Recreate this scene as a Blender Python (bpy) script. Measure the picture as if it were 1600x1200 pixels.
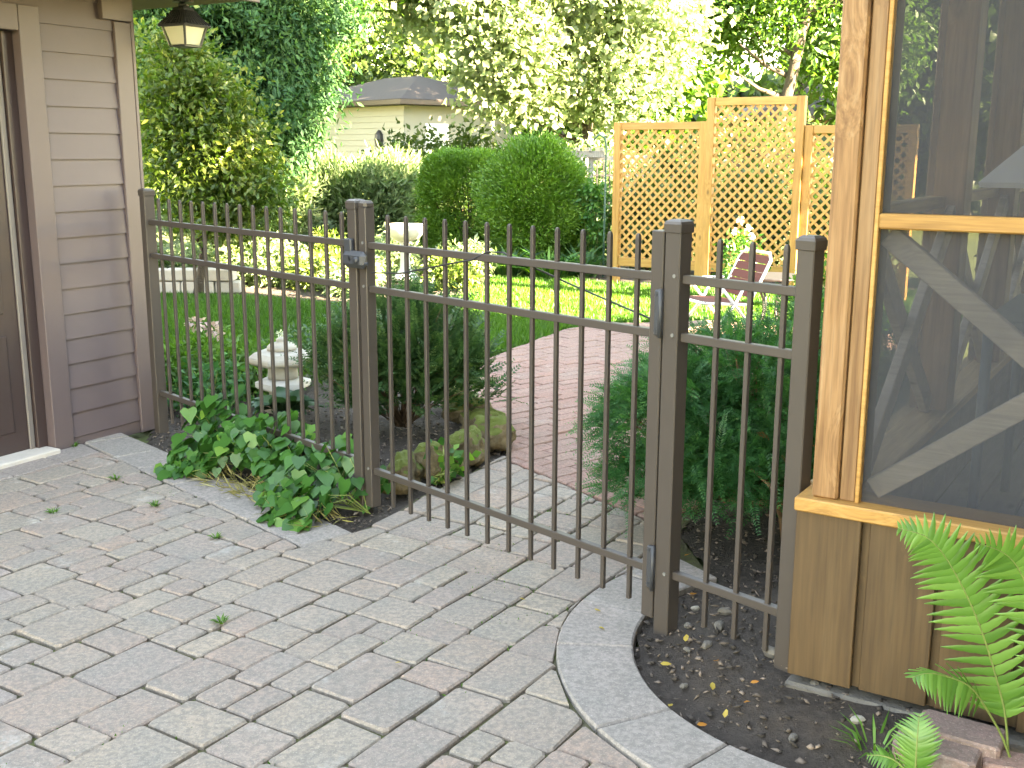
import bpy, math, random
import numpy as np
from math import radians as R, sin, cos, pi
from mathutils import Matrix

# ------------------------------------------------------------------ camera, sky, sun, exposure
sc = bpy.context.scene
for o in list(bpy.data.objects):
    bpy.data.objects.remove(o)
COL = sc.collection
cam = bpy.data.cameras.new('camera')
cam.sensor_width = 36.0
cam.lens = 1712.3 / 1600 * 36
cam.clip_end = 800
cam.clip_start = 0.05
camo = bpy.data.objects.new('camera', cam)
camo.matrix_world = Matrix.Translation((0, 0, 1.52)) @ Matrix.Rotation(pi / 2 - 0.2106, 4, 'X') @ Matrix.Rotation(0.0029, 4, 'Z')
COL.objects.link(camo)
sc.camera = camo

SUN = np.array([0.853, -0.522])
SUN = SUN / np.hypot(*SUN)
ELEV = R(28)
HOUSE_A = 5.8                                   # far end of the main house along the porch axis
wd = bpy.data.worlds.new('World')
sc.world = wd
wd.use_nodes = True
nt = wd.node_tree
sky = nt.nodes.new('ShaderNodeTexSky')
sky.sky_type = 'NISHITA'
sky.sun_disc = False
sky.sun_elevation = ELEV
sky.sun_rotation = math.atan2(SUN[0], SUN[1])
sky.air_density = 1.0
sky.dust_density = 0.0
sky.ozone_density = 0.3
bg = nt.nodes['Background']
bg.inputs['Strength'].default_value = 0.10
nt.links.new(sky.outputs['Color'], bg.inputs['Color'])
sl = bpy.data.lights.new('sun', 'SUN')
sl.energy = 5.0
sl.angle = R(0.5)
sl.color = (1.0, 0.98, 0.95)
so = bpy.data.objects.new('sun', sl)
COL.objects.link(so)
so.location = (30, -10, 30)
ldir = Matrix.Rotation(0, 4, 'Z')
from mathutils import Vector
so.rotation_euler = Vector((SUN[0] * cos(ELEV), SUN[1] * cos(ELEV), sin(ELEV))).to_track_quat('Z', 'Y').to_euler()
sc.view_settings.view_transform = 'Standard'
sc.view_settings.look = 'None'
sc.view_settings.exposure = 4.84
sc.view_settings.use_white_balance = True
sc.view_settings.white_balance_temperature = 11800
sc.view_settings.white_balance_tint = 14
sc.view_settings.gamma = 1.0
sc.view_settings.use_curve_mapping = False
sc.render.engine = 'CYCLES'
sc.cycles.use_denoising = True
sc.cycles.max_bounces = 7
sc.cycles.diffuse_bounces = 4
sc.cycles.glossy_bounces = 3
sc.cycles.transmission_bounces = 4
sc.cycles.transparent_max_bounces = 12
sc.cycles.caustics_reflective = False
sc.cycles.caustics_refractive = False

rnd = random.Random(7)
rng = np.random.default_rng(11)

# ------------------------------------------------------------------ frames measured from the photograph
C = np.array([0.81, 2.97])                      # porch corner
TA, TB = R(57.6), R(-32.4)
A = np.array([cos(TA), sin(TA)])
B = np.array([cos(TB), sin(TB)])


KP = 0.967                                      # the porch stands on soil that rises 5 cm above the paving


def pz(z):
    return 1.52 - (1.52 - z) * KP


def hp(a, b, z=0.0):
    p = KP * (C + a * A + b * B)
    return np.array([p[0], p[1], pz(z)])


def soil_h(x, y):
    """the mulch bed rises from the curved border towards the porch"""
    r = np.hypot(x - 1.12, y - 3.10)
    t = np.clip((0.74 - r) / 0.30, 0, 1)
    return 0.055 * t * t * (3 - 2 * t)


G = np.array([-2.04, 6.01])                     # garage corner
TG = R(60.5)
GS = np.array([cos(TG), sin(TG)])
GN = np.array([sin(TG), -cos(TG)])


def gp(s, o, z=0.0):
    p = G + s * GS + o * GN
    return np.array([p[0], p[1], z])


FO = np.array([-0.4937, 4.371])                 # first gate picket
TH_L, TH_G, TH_R = -0.8078, -0.8156, -0.8588
SP = 0.1175


def fp(u, n, z, th=TH_G):
    p = FO + u * np.array([cos(th), sin(th)]) + n * np.array([sin(th), -cos(th)])
    return np.array([p[0], p[1], z])


# ------------------------------------------------------------------ materials
def mat(name):
    m = bpy.data.materials.new(name)
    m.use_nodes = True
    n = m.node_tree
    return m, n, n.nodes['Principled BSDF'], n.links.new


def node(n, kind, **kw):
    x = n.nodes.new(kind)
    for k, v in kw.items():
        if k in x.inputs:
            x.inputs[k].default_value = v
        else:
            setattr(x, k, v)
    return x


def rgba(c):
    return (c[0], c[1], c[2], 1.0)


def mix(n, fac, a, b, typ='MIX'):
    x = n.nodes.new('ShaderNodeMix')
    x.data_type = 'RGBA'
    x.blend_type = typ
    for idx, v in ((0, fac), (6, a), (7, b)):
        if hasattr(v, 'is_output') or isinstance(v, bpy.types.NodeSocket):
            n.links.new(v, x.inputs[idx])
        elif idx == 0:
            x.inputs[0].default_value = v
        else:
            x.inputs[idx].default_value = rgba(v)
    return x.outputs[2]


def ramp(n, src, stops):
    r = n.nodes.new('ShaderNodeValToRGB')
    el = r.color_ramp.elements
    while len(el) < len(stops):
        el.new(0.5)
    for e, (p, c) in zip(el, stops):
        e.position = p
        e.color = rgba(c)
    n.links.new(src, r.inputs[0])
    return r.outputs[0]


def noise(n, scale, detail=4, rough=0.6, vec=None):
    t = node(n, 'ShaderNodeTexNoise', Scale=scale, Detail=detail, Roughness=rough)
    if vec is not None:
        n.links.new(vec, t.inputs['Vector'])
    return t.outputs['Fac']


def coords(n, scale=(1, 1, 1), rot=(0, 0, 0), per_object=False):
    tc = n.nodes.new('ShaderNodeTexCoord')
    mp = n.nodes.new('ShaderNodeMapping')
    mp.inputs['Scale'].default_value = scale
    mp.inputs['Rotation'].default_value = rot
    n.links.new(tc.outputs['Object'], mp.inputs['Vector'])
    if not per_object:
        return mp.outputs[0]
    oi = n.nodes.new('ShaderNodeObjectInfo')
    ml = n.nodes.new('ShaderNodeMath')
    ml.operation = 'MULTIPLY'
    ml.inputs[1].default_value = 37.0
    n.links.new(oi.outputs['Random'], ml.inputs[0])
    ad = n.nodes.new('ShaderNodeVectorMath')
    ad.operation = 'ADD'
    n.links.new(mp.outputs[0], ad.inputs[0])
    n.links.new(ml.outputs[0], ad.inputs[1])
    return ad.outputs[0]


def bump(n, bsdf, h, strength, dist=0.01):
    b = node(n, 'ShaderNodeBump', Strength=strength, Distance=dist)
    n.links.new(h, b.inputs['Height'])
    n.links.new(b.outputs[0], bsdf.inputs['Normal'])


def simple(name, col, rough=0.6, var=0.25, scale=12, metallic=0.0, bstr=0.15, bd=0.003):
    m, n, p, L = mat(name)
    v = coords(n)
    f = noise(n, scale, 5, 0.65, v)
    L(mix(n, f, [c * (1 - var) for c in col], [min(1, c * (1 + var)) for c in col]), p.inputs['Base Color'])
    p.inputs['Roughness'].default_value = rough
    p.inputs['Metallic'].default_value = metallic
    bump(n, p, noise(n, scale * 6, 4, 0.6, v), bstr, bd)
    return m


def wood(name, c1, c2, c3, axis, rotz=0.0, grain=26, bstr=0.25):
    """grain runs along axis ('x' after turning by rotz, or 'z'); knots and dark streaks"""
    m, n, p, L = mat(name)
    s = [grain, grain, grain]
    s['xyz'.index(axis)] = grain * 0.045
    v0 = coords(n, (1, 1, 1), (0, 0, -rotz), True)
    mp = n.nodes.new('ShaderNodeMapping')
    mp.inputs['Scale'].default_value = s
    L(v0, mp.inputs['Vector'])
    v = mp.outputs[0]
    vk = node(n, 'ShaderNodeTexVoronoi', Scale=1.0)
    mk = n.nodes.new('ShaderNodeMapping')
    ks = [4.5, 4.5, 4.5]
    ks['xyz'.index(axis)] = 2.2
    mk.inputs['Scale'].default_value = ks
    L(v0, mk.inputs['Vector'])
    L(mk.outputs[0], vk.inputs['Vector'])
    kd = vk.outputs['Distance']
    warp = node(n, 'ShaderNodeMapRange')
    warp.inputs[1].default_value = 0.0
    warp.inputs[2].default_value = 0.34
    warp.inputs[3].default_value = 1.6
    warp.inputs[4].default_value = 0.0
    L(kd, warp.inputs[0])
    vadd = n.nodes.new('ShaderNodeVectorMath')
    vadd.operation = 'ADD'
    L(v, vadd.inputs[0])
    L(warp.outputs[0], vadd.inputs[1])
    v = vadd.outputs[0]
    g = noise(n, 1.6, 6, 0.62, v)
    gf = noise(n, 6.5, 3, 0.5, v)
    col = ramp(n, g, [(0.30, c1), (0.52, c2), (0.74, c3)])
    col = mix(n, ramp(n, gf, [(0.42, (0, 0, 0)), (0.75, (0.5, 0.5, 0.5))]), col, [c * 0.55 for c in c1])
    big = noise(n, 1.7, 3, 0.5, v0)
    col = mix(n, ramp(n, big, [(0.45, (0, 0, 0)), (0.72, (0.5, 0.5, 0.5))]), col, c3)
    col = mix(n, ramp(n, kd, [(0.035, (0.75,) * 3), (0.085, (0,) * 3)]), col, [c * 0.35 for c in c1])
    oi = n.nodes.new('ShaderNodeObjectInfo')
    hs = node(n, 'ShaderNodeHueSaturation')
    mr = node(n, 'ShaderNodeMapRange')
    mr.inputs[3].default_value = 0.86
    mr.inputs[4].default_value = 1.14
    L(oi.outputs['Random'], mr.inputs[0])
    L(mr.outputs[0], hs.inputs['Value'])
    L(col, hs.inputs['Color'])
    L(hs.outputs[0], p.inputs['Base Color'])
    p.inputs['Roughness'].default_value = 0.62
    bump(n, p, g, bstr, 0.004)
    return m


def leafmat(name, c1, c2, c3, trans=0.35, rough=0.45, spec=0.03, tw=(0.95, 1.2, 0.55)):
    m = bpy.data.materials.new(name)
    m.use_nodes = True
    n = m.node_tree
    n.nodes.remove(n.nodes['Principled BSDF'])
    out = n.nodes['Material Output']
    at = n.nodes.new('ShaderNodeAttribute')
    at.attribute_name = 'rnd'
    col = ramp(n, at.outputs['Fac'], [(0.0, c1), (0.55, c2), (1.0, c3)])
    d = node(n, 'ShaderNodeBsdfDiffuse')
    t = node(n, 'ShaderNodeBsdfTranslucent')
    g = node(n, 'ShaderNodeBsdfGlossy', Roughness=rough)
    g.inputs['Color'].default_value = (0.8, 0.85, 0.9, 1)
    n.links.new(col, d.inputs['Color'])
    n.links.new(mix(n, 1.0, col, tw, 'MULTIPLY'), t.inputs['Color'])
    m1 = node(n, 'ShaderNodeMixShader', Fac=trans)
    n.links.new(d.outputs[0], m1.inputs[1])
    n.links.new(t.outputs[0], m1.inputs[2])
    m2 = node(n, 'ShaderNodeMixShader', Fac=spec)
    n.links.new(m1.outputs[0], m2.inputs[1])
    n.links.new(g.outputs[0], m2.inputs[2])
    n.links.new(m2.outputs[0], out.inputs['Surface'])
    return m


M = {}
M['bronze'] = simple('bronze powder coat', (0.058, 0.048, 0.043), 0.46, 0.16, 5, 0.0, 0.10, 0.001)
M['bronze_dusty'] = None
M['cast'] = simple('dark grey cast latch', (0.040, 0.044, 0.052), 0.5, 0.3, 40)
M['zinc'] = simple('bare screw', (0.22, 0.22, 0.21), 0.5, 0.1, 30, 0.3)
M['siding'] = simple('mauve grey painted siding', (0.112, 0.084, 0.091), 0.55, 0.07, 7, 0.0, 0.10, 0.002)
M['trim'] = simple('mauve grey painted trim', (0.114, 0.084, 0.087), 0.5, 0.07, 5, 0.0, 0.08, 0.002)
M['door'] = simple('dark brown painted door', (0.050, 0.032, 0.031), 0.45, 0.12, 5)
M['strip'] = simple('grey weather strip', (0.16, 0.14, 0.13), 0.5, 0.1, 8)
M['soffit'] = simple('olive brown soffit', (0.16, 0.125, 0.06), 0.6, 0.1, 6)
M['shingle'] = simple('brown shingle', (0.075, 0.055, 0.048), 0.9, 0.3, 25)
M['shaded_shingle'] = simple('shingle darkened for shade', (0.040, 0.031, 0.029), 0.95, 0.3, 8)  # far roofs: tree shade is put into this darker brown
M['concrete'] = simple('rough concrete', (0.13, 0.12, 0.108), 0.95, 0.5, 14, 0, 0.6, 0.01)
M['limestone'] = simple('pale limestone', (0.50, 0.46, 0.42), 0.85, 0.25, 9, 0, 0.5, 0.01)
M['caststone'] = simple('weathered cast stone', (0.33, 0.315, 0.28), 0.85, 0.28, 14, 0, 0.4, 0.004)
M['whitestone'] = simple('white painted stone', (0.56, 0.55, 0.53), 0.7, 0.06, 10, 0, 0.2, 0.003)
M['lampblack'] = simple('black painted metal', (0.035, 0.037, 0.042), 0.4, 0.2, 30)
M['iron'] = simple('black wrought iron', (0.02, 0.02, 0.022), 0.45, 0.2, 30)
M['alu'] = simple('white aluminium tube', (0.62, 0.63, 0.65), 0.3, 0.05, 10, 0.2)
M['webbing'] = simple('dark red webbing', (0.085, 0.014, 0.011), 0.8, 0.25, 60)
M['beige_siding'] = simple('beige house siding', (0.30, 0.29, 0.25), 0.7, 0.05, 2)
M['white_wall'] = simple('white house wall', (0.78, 0.78, 0.76), 0.7, 0.04, 2)
M['brown_wall'] = simple('brown brick wall far', (0.22, 0.13, 0.10), 0.8, 0.2, 5)
M['greybrown_wall'] = simple('house wall', (0.20, 0.165, 0.16), 0.7, 0.08, 3)
M['grey_wood'] = wood('weathered grey wood', (0.20, 0.19, 0.18), (0.30, 0.29, 0.27), (0.38, 0.37, 0.35), 'z')
M['bark'] = simple('dark bark', (0.060, 0.045, 0.034), 0.9, 0.45, 8, 0, 0.8, 0.03)
M['bark_pale'] = simple('tan bark', (0.17, 0.12, 0.08), 0.9, 0.4, 7, 0, 0.8, 0.03)
M['stem'] = simple('brown stem', (0.13, 0.075, 0.04), 0.8, 0.3, 20)
M['greenstem'] = simple('green stem', (0.16, 0.22, 0.06), 0.6, 0.2, 20)
M['cloth_grey'] = simple('pale grey canvas', (0.62, 0.63, 0.66), 0.85, 0.05, 20)
M['table_teal'] = simple('grey green table top', (0.12, 0.15, 0.15), 0.5, 0.1, 8)
M['leg_green'] = simple('dark green metal', (0.03, 0.09, 0.075), 0.45, 0.1, 8)
M['leg_blue'] = simple('blue grey leg', (0.10, 0.14, 0.18), 0.45, 0.1, 8)
M['white_cushion'] = simple('white cushion', (0.62, 0.62, 0.64), 0.8, 0.06, 10)
M['dark_seat'] = simple('dark seat', (0.05, 0.05, 0.06), 0.7, 0.1, 10)
M['deck'] = wood('grey brown deck', (0.13, 0.11, 0.10), (0.18, 0.155, 0.14), (0.23, 0.20, 0.18), 'x', TA)
M['cedar_v'] = wood('cedar upright', (0.155, 0.068, 0.026), (0.270, 0.138, 0.060), (0.330, 0.200, 0.110), 'z', 0, 30)
M['cedar_h'] = wood('cedar rail', (0.27, 0.122, 0.030), (0.40, 0.205, 0.060), (0.47, 0.265, 0.095), 'x', TB, 30)
M['cedar_ha'] = wood('cedar side rail', (0.30, 0.17, 0.07), (0.42, 0.26, 0.12), (0.50, 0.34, 0.19), 'x', TA, 30)
M['board_v'] = wood('brown stained board', (0.052, 0.027, 0.0105), (0.078, 0.043, 0.0175), (0.105, 0.063, 0.029), 'z', 0, 18)
M['grey_brace'] = wood('weathered brace', (0.40, 0.34, 0.29), (0.50, 0.43, 0.37), (0.56, 0.50, 0.44), 'x', TB, 24)
M['pine_v'] = wood('new pine upright', (0.32, 0.148, 0.036), (0.41, 0.205, 0.058), (0.48, 0.262, 0.090), 'z', 0, 24, 0.1)
M['pine_h'] = wood('new pine rail', (0.32, 0.148, 0.036), (0.41, 0.205, 0.058), (0.48, 0.262, 0.090), 'x', TB, 24, 0.1)
M['slat'] = simple('lattice slat pine', (0.46, 0.235, 0.075), 0.6, 0.16, 16, 0, 0.1, 0.002)

# frosted lantern glass
m, n, p, L = mat('frosted lamp glass')
p.inputs['Base Color'].default_value = (0.85, 0.84, 0.66, 1)
p.inputs['Roughness'].default_value = 0.5
p.inputs['Transmission Weight'].default_value = 0.2
M['lampglass'] = m

# insect screen: a fine weave, part grey wire and part hole
m, n, p, L = mat('insect screen')
n.nodes.remove(p)
out = n.nodes['Material Output']
d = node(n, 'ShaderNodeBsdfDiffuse')
d.inputs['Color'].default_value = (0.066, 0.072, 0.086, 1)
t = node(n, 'ShaderNodeBsdfTransparent')
ms = node(n, 'ShaderNodeMixShader')
f = ramp(n, noise(n, 3.0, 3, 0.5, coords(n)), [(0.3, (0.36,) * 3), (0.7, (0.50,) * 3)])
L(f, ms.inputs[0])
L(t.outputs[0], ms.inputs[1])
L(d.outputs[0], ms.inputs[2])
L(ms.outputs[0], out.inputs['Surface'])
M['screen'] = m


def paver_material(name, stops, dirt):
    m, n, p, L = mat(name)
    oi = n.nodes.new('ShaderNodeObjectInfo')
    v = coords(n, per_object=True)
    base = ramp(n, oi.outputs['Random'], stops)
    f1 = noise(n, 5.0, 5, 0.65, v)
    f2 = noise(n, 60.0, 4, 0.7, v)
    f3 = noise(n, 240.0, 2, 0.6, v)
    c = mix(n, ramp(n, f1, [(0.30, (0.75,) * 3), (0.70, (0.1,) * 3)]), base, dirt)
    c = mix(n, ramp(n, f2, [(0.40, (0.62,) * 3), (0.62, (0,) * 3)]), c, [x * 0.62 for x in dirt])
    c = mix(n, ramp(n, f3, [(0.60, (0,) * 3), (0.75, (0.55,) * 3)]), c, (0.50, 0.48, 0.45))
    # pale lichen blotches in world space
    tc = n.nodes.new('ShaderNodeNewGeometry')
    f4 = noise(n, 3.3, 6, 0.75, tc.outputs['Position'])
    c = mix(n, ramp(n, f4, [(0.60, (0,) * 3), (0.72, (0.42,) * 3)]), c, (0.50, 0.50, 0.47))
    L(c, p.inputs['Base Color'])
    p.inputs['Roughness'].default_value = 0.86
    p.inputs['Specular IOR Level'].default_value = 0.25
    bump(n, p, f2, 0.45, 0.004)
    return m


GREY = [(0.0, (0.380, 0.297, 0.230)), (0.2, (0.334, 0.245, 0.206)), (0.4, (0.399, 0.264, 0.206)), (0.58, (0.342, 0.255, 0.220)), (0.76, (0.420, 0.328, 0.251)), (0.88, (0.354, 0.272, 0.216)), (1.0, (0.388, 0.257, 0.201))]
M['paver'] = paver_material('tumbled grey paver', GREY, (0.235, 0.225, 0.205))
PINK = [(0.0, (0.33, 0.27, 0.245)), (0.5, (0.30, 0.262, 0.25)), (1.0, (0.35, 0.285, 0.25))]
M['paver_pink'] = paver_material('pinkish border paver', PINK, (0.27, 0.235, 0.215))
GRB = [(0.0, (0.365, 0.310, 0.285)), (0.5, (0.345, 0.300, 0.275)), (1.0, (0.385, 0.322, 0.295))]
M['paver_border'] = paver_material('grey border paver', GRB, (0.245, 0.232, 0.215))
RED = [(0.0, (0.336, 0.160, 0.132)), (0.35, (0.392, 0.194, 0.160)), (0.6, (0.347, 0.205, 0.176)), (0.85, (0.414, 0.217, 0.182)), (1.0, (0.370, 0.245, 0.209))]
M['brick_pink'] = paver_material('pinkish red loose paver', [(0.0, (0.30, 0.19, 0.175)), (1.0, (0.34, 0.215, 0.195))], (0.24, 0.185, 0.165))
M['brick'] = paver_material('red brick paver', RED, (0.255, 0.170, 0.145))

m, n, p, L = mat('joint soil and moss')
tc = n.nodes.new('ShaderNodeNewGeometry')
f = noise(n, 4.0, 5, 0.7, tc.outputs['Position'])
f2 = noise(n, 45.0, 3, 0.6, tc.outputs['Position'])
c = ramp(n, f, [(0.36, (0.100, 0.085, 0.066)), (0.50, (0.095, 0.105, 0.032)), (0.70, (0.105, 0.150, 0.026))])
L(mix(n, f2, c, (0.05, 0.045, 0.03)), p.inputs['Base Color'])
p.inputs['Roughness'].default_value = 0.95
bump(n, p, f2, 0.8, 0.01)
M['joint'] = m

m, n, p, L = mat('moss')
f = noise(n, 30, 4, 0.6, coords(n))
L(ramp(n, f, [(0.3, (0.05, 0.09, 0.012)), (0.7, (0.13, 0.19, 0.02))]), p.inputs['Base Color'])
p.inputs['Roughness'].default_value = 0.95
bump(n, p, f, 1.0, 0.01)
M['moss'] = m

m, n, p, L = mat('dark mulch soil')
tc = n.nodes.new('ShaderNodeNewGeometry')
f = noise(n, 38, 6, 0.75, tc.outputs['Position'])
f2 = noise(n, 6, 3, 0.6, tc.outputs['Position'])
c = ramp(n, f, [(0.35, (0.032, 0.026, 0.022)), (0.55, (0.072, 0.058, 0.050)), (0.72, (0.14, 0.112, 0.094))])
L(mix(n, f2, c, (0.045, 0.034, 0.028)), p.inputs['Base Color'])
p.inputs['Roughness'].default_value = 0.95
bump(n, p, f, 1.0, 0.02)
M['soil'] = m

m, n, p, L = mat('chip')
oi = n.nodes.new('ShaderNodeAttribute')
oi.attribute_name = 'rnd'
L(ramp(n, oi.outputs['Fac'], [(0.0, (0.03, 0.024, 0.02)), (0.40, (0.070, 0.056, 0.047)), (0.70, (0.14, 0.108, 0.088)), (0.90, (0.24, 0.185, 0.15)), (1.0, (0.38, 0.34, 0.30))]), p.inputs['Base Color'])
p.inputs['Roughness'].default_value = 0.9
M['chip'] = m

m, n, p, L = mat('mossy rock')
v = coords(n, per_object=True)
f = noise(n, 9, 6, 0.7, v)
geo = n.nodes.new('ShaderNodeNewGeometry')
sx = n.nodes.new('ShaderNodeSeparateXYZ')
L(geo.outputs['Normal'], sx.inputs[0])
ad = n.nodes.new('ShaderNodeMath')
ad.operation = 'ADD'
L(sx.outputs['Z'], ad.inputs[0])
L(noise(n, 7, 4, 0.6, v), ad.inputs[1])
rock = ramp(n, f, [(0.3, (0.06, 0.045, 0.022)), (0.55, (0.14, 0.105, 0.055)), (0.75, (0.24, 0.19, 0.11))])
L(mix(n, ramp(n, ad.outputs[0], [(0.98, (0,) * 3), (1.18, (0.85,) * 3)]), rock, (0.075, 0.11, 0.012)), p.inputs['Base Color'])
p.inputs['Roughness'].default_value = 0.92
bump(n, p, f, 0.9, 0.03)
M['rock'] = m

m, n, p, L = mat('lawn soil and thatch')
tc = n.nodes.new('ShaderNodeNewGeometry')
f = noise(n, 14, 5, 0.7, tc.outputs['Position'])
L(ramp(n, f, [(0.3, (0.035, 0.075, 0.012)), (0.7, (0.075, 0.135, 0.025))]), p.inputs['Base Color'])
p.inputs['Roughness'].default_value = 0.95
M['thatch'] = m

m, n, p, L = mat('far ground')
tc = n.nodes.new('ShaderNodeNewGeometry')
f = noise(n, 0.6, 6, 0.7, tc.outputs['Position'])
L(ramp(n, f, [(0.35, (0.05, 0.085, 0.02)), (0.65, (0.10, 0.13, 0.04))]), p.inputs['Base Color'])
p.inputs['Roughness'].default_value = 0.95
M['farground'] = m

M['l_maple'] = leafmat('maple leaf', (0.120, 0.175, 0.090), (0.225, 0.275, 0.165), (0.350, 0.380, 0.270), 0.58, 0.45, 0.03, (0.95, 1.15, 0.75))
M['l_dark'] = leafmat('dark leaf', (0.030, 0.085, 0.018), (0.065, 0.150, 0.030), (0.120, 0.220, 0.050), 0.50)
M['l_bg'] = leafmat('background leaf', (0.030, 0.062, 0.018), (0.058, 0.100, 0.028), (0.100, 0.140, 0.040), 0.40)
M['l_conifer'] = leafmat('blue green conifer', (0.016, 0.062, 0.028), (0.036, 0.110, 0.044), (0.080, 0.165, 0.058), 0.38, 0.6, 0.012)
M['l_yellow'] = leafmat('yellow green leaf', (0.040, 0.088, 0.016), (0.085, 0.145, 0.026), (0.190, 0.205, 0.050), 0.42)
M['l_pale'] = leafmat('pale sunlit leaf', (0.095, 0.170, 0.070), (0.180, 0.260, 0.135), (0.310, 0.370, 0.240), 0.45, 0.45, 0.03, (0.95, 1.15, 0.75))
M['l_hedge'] = leafmat('hedge leaf', (0.036, 0.115, 0.014), (0.085, 0.210, 0.028), (0.160, 0.300, 0.052), 0.35)
M['l_yew'] = leafmat('yew needle', (0.013, 0.082, 0.028), (0.028, 0.150, 0.046), (0.085, 0.260, 0.065), 0.25, 0.4, 0.03)
M['l_box'] = leafmat('boxwood leaf', (0.018, 0.065, 0.026), (0.042, 0.115, 0.040), (0.105, 0.190, 0.075), 0.25, 0.4, 0.04)
M['l_ivy'] = leafmat('ivy leaf', (0.016, 0.085, 0.020), (0.040, 0.160, 0.030), (0.140, 0.290, 0.045), 0.28, 0.4, 0.03)
M['l_fresh'] = leafmat('fresh green leaf', (0.035, 0.115, 0.018), (0.070, 0.190, 0.030), (0.140, 0.290, 0.060), 0.35)
M['l_hosta'] = leafmat('hosta leaf', (0.030, 0.085, 0.045), (0.045, 0.115, 0.060), (0.070, 0.150, 0.070), 0.25, 0.35, 0.06)
M['l_fern'] = leafmat('fern frond', (0.060, 0.190, 0.028), (0.095, 0.260, 0.042), (0.155, 0.340, 0.070), 0.35, 0.4, 0.04)
M['l_grass'] = leafmat('grass blade', (0.026, 0.105, 0.010), (0.052, 0.165, 0.016), (0.105, 0.230, 0.030), 0.35)
M['l_dead'] = leafmat('dead brown sprig', (0.16, 0.065, 0.018), (0.25, 0.11, 0.035), (0.33, 0.17, 0.06), 0.3)
M['l_straw'] = leafmat('straw leaf', (0.22, 0.19, 0.07), (0.30, 0.27, 0.11), (0.38, 0.34, 0.16), 0.3)
M['l_orange'] = leafmat('orange fallen leaf', (0.42, 0.15, 0.03), (0.48, 0.20, 0.04), (0.52, 0.25, 0.05), 0.3)
M['l_gold'] = leafmat('yellow fallen leaf', (0.42, 0.29, 0.05), (0.47, 0.34, 0.07), (0.50, 0.38, 0.10), 0.3)
M['l_pink'] = leafmat('pale pink petal', (0.48, 0.30, 0.36), (0.58, 0.40, 0.44), (0.66, 0.52, 0.54), 0.3)
M['l_white'] = leafmat('white petal', (0.55, 0.55, 0.52), (0.66, 0.66, 0.63), (0.75, 0.75, 0.72), 0.3)
M['l_red'] = leafmat('red orange petal', (0.45, 0.10, 0.05), (0.55, 0.16, 0.08), (0.60, 0.25, 0.14), 0.3)
M['l_blue'] = leafmat('violet blue petal', (0.10, 0.10, 0.30), (0.15, 0.15, 0.42), (0.25, 0.25, 0.50), 0.3)

# ------------------------------------------------------------------ object helpers


def props(o, label=None, cat=None, group=None, kind=None):
    if label:
        o['label'] = label
    if cat:
        o['category'] = cat
    if group:
        o['group'] = group
    if kind:
        o['kind'] = kind
    return o


def empty(name, loc, label, cat, group=None):
    o = bpy.data.objects.new(name, None)
    o.empty_display_size = 0.1
    o.location = [float(x) for x in loc]
    COL.objects.link(o)
    return props(o, label, cat, group)


def wloc(o):
    p = np.zeros(3)
    while o is not None:
        p = p + np.array(o.location)
        o = o.parent
    return p


def link(name, me, parent=None, loc=(0, 0, 0), rot=None, kind=None):
    o = bpy.data.objects.new(name, me)
    o.location = [float(x) for x in loc]
    if rot is not None:
        o.rotation_euler = rot
    if parent is not None:
        o.parent = parent
    COL.objects.link(o)
    if kind:
        o['kind'] = kind
    return o


def npmesh(name, V, F, material, attr=None, smooth=False):
    """V (n,3), F (m,k) all faces of one size"""
    me = bpy.data.meshes.new(name)
    V = np.asarray(V, dtype=np.float32)
    F = np.asarray(F, dtype=np.int32)
    k = F.shape[1]
    me.vertices.add(len(V))
    me.vertices.foreach_set('co', V.ravel())
    me.loops.add(F.size)
    me.loops.foreach_set('vertex_index', F.ravel())
    me.polygons.add(len(F))
    me.polygons.foreach_set('loop_start', np.arange(0, F.size, k, dtype=np.int32))
    me.polygons.foreach_set('loop_total', np.full(len(F), k, dtype=np.int32))
    if smooth:
        me.polygons.foreach_set('use_smooth', np.ones(len(F), dtype=bool))
    me.update(calc_edges=True)
    if attr is not None:
        at = me.attributes.new('rnd', 'FLOAT', 'POINT')
        at.data.foreach_set('value', np.asarray(attr, dtype=np.float32))
    me.materials.append(material)
    me.validate()
    return me


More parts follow.
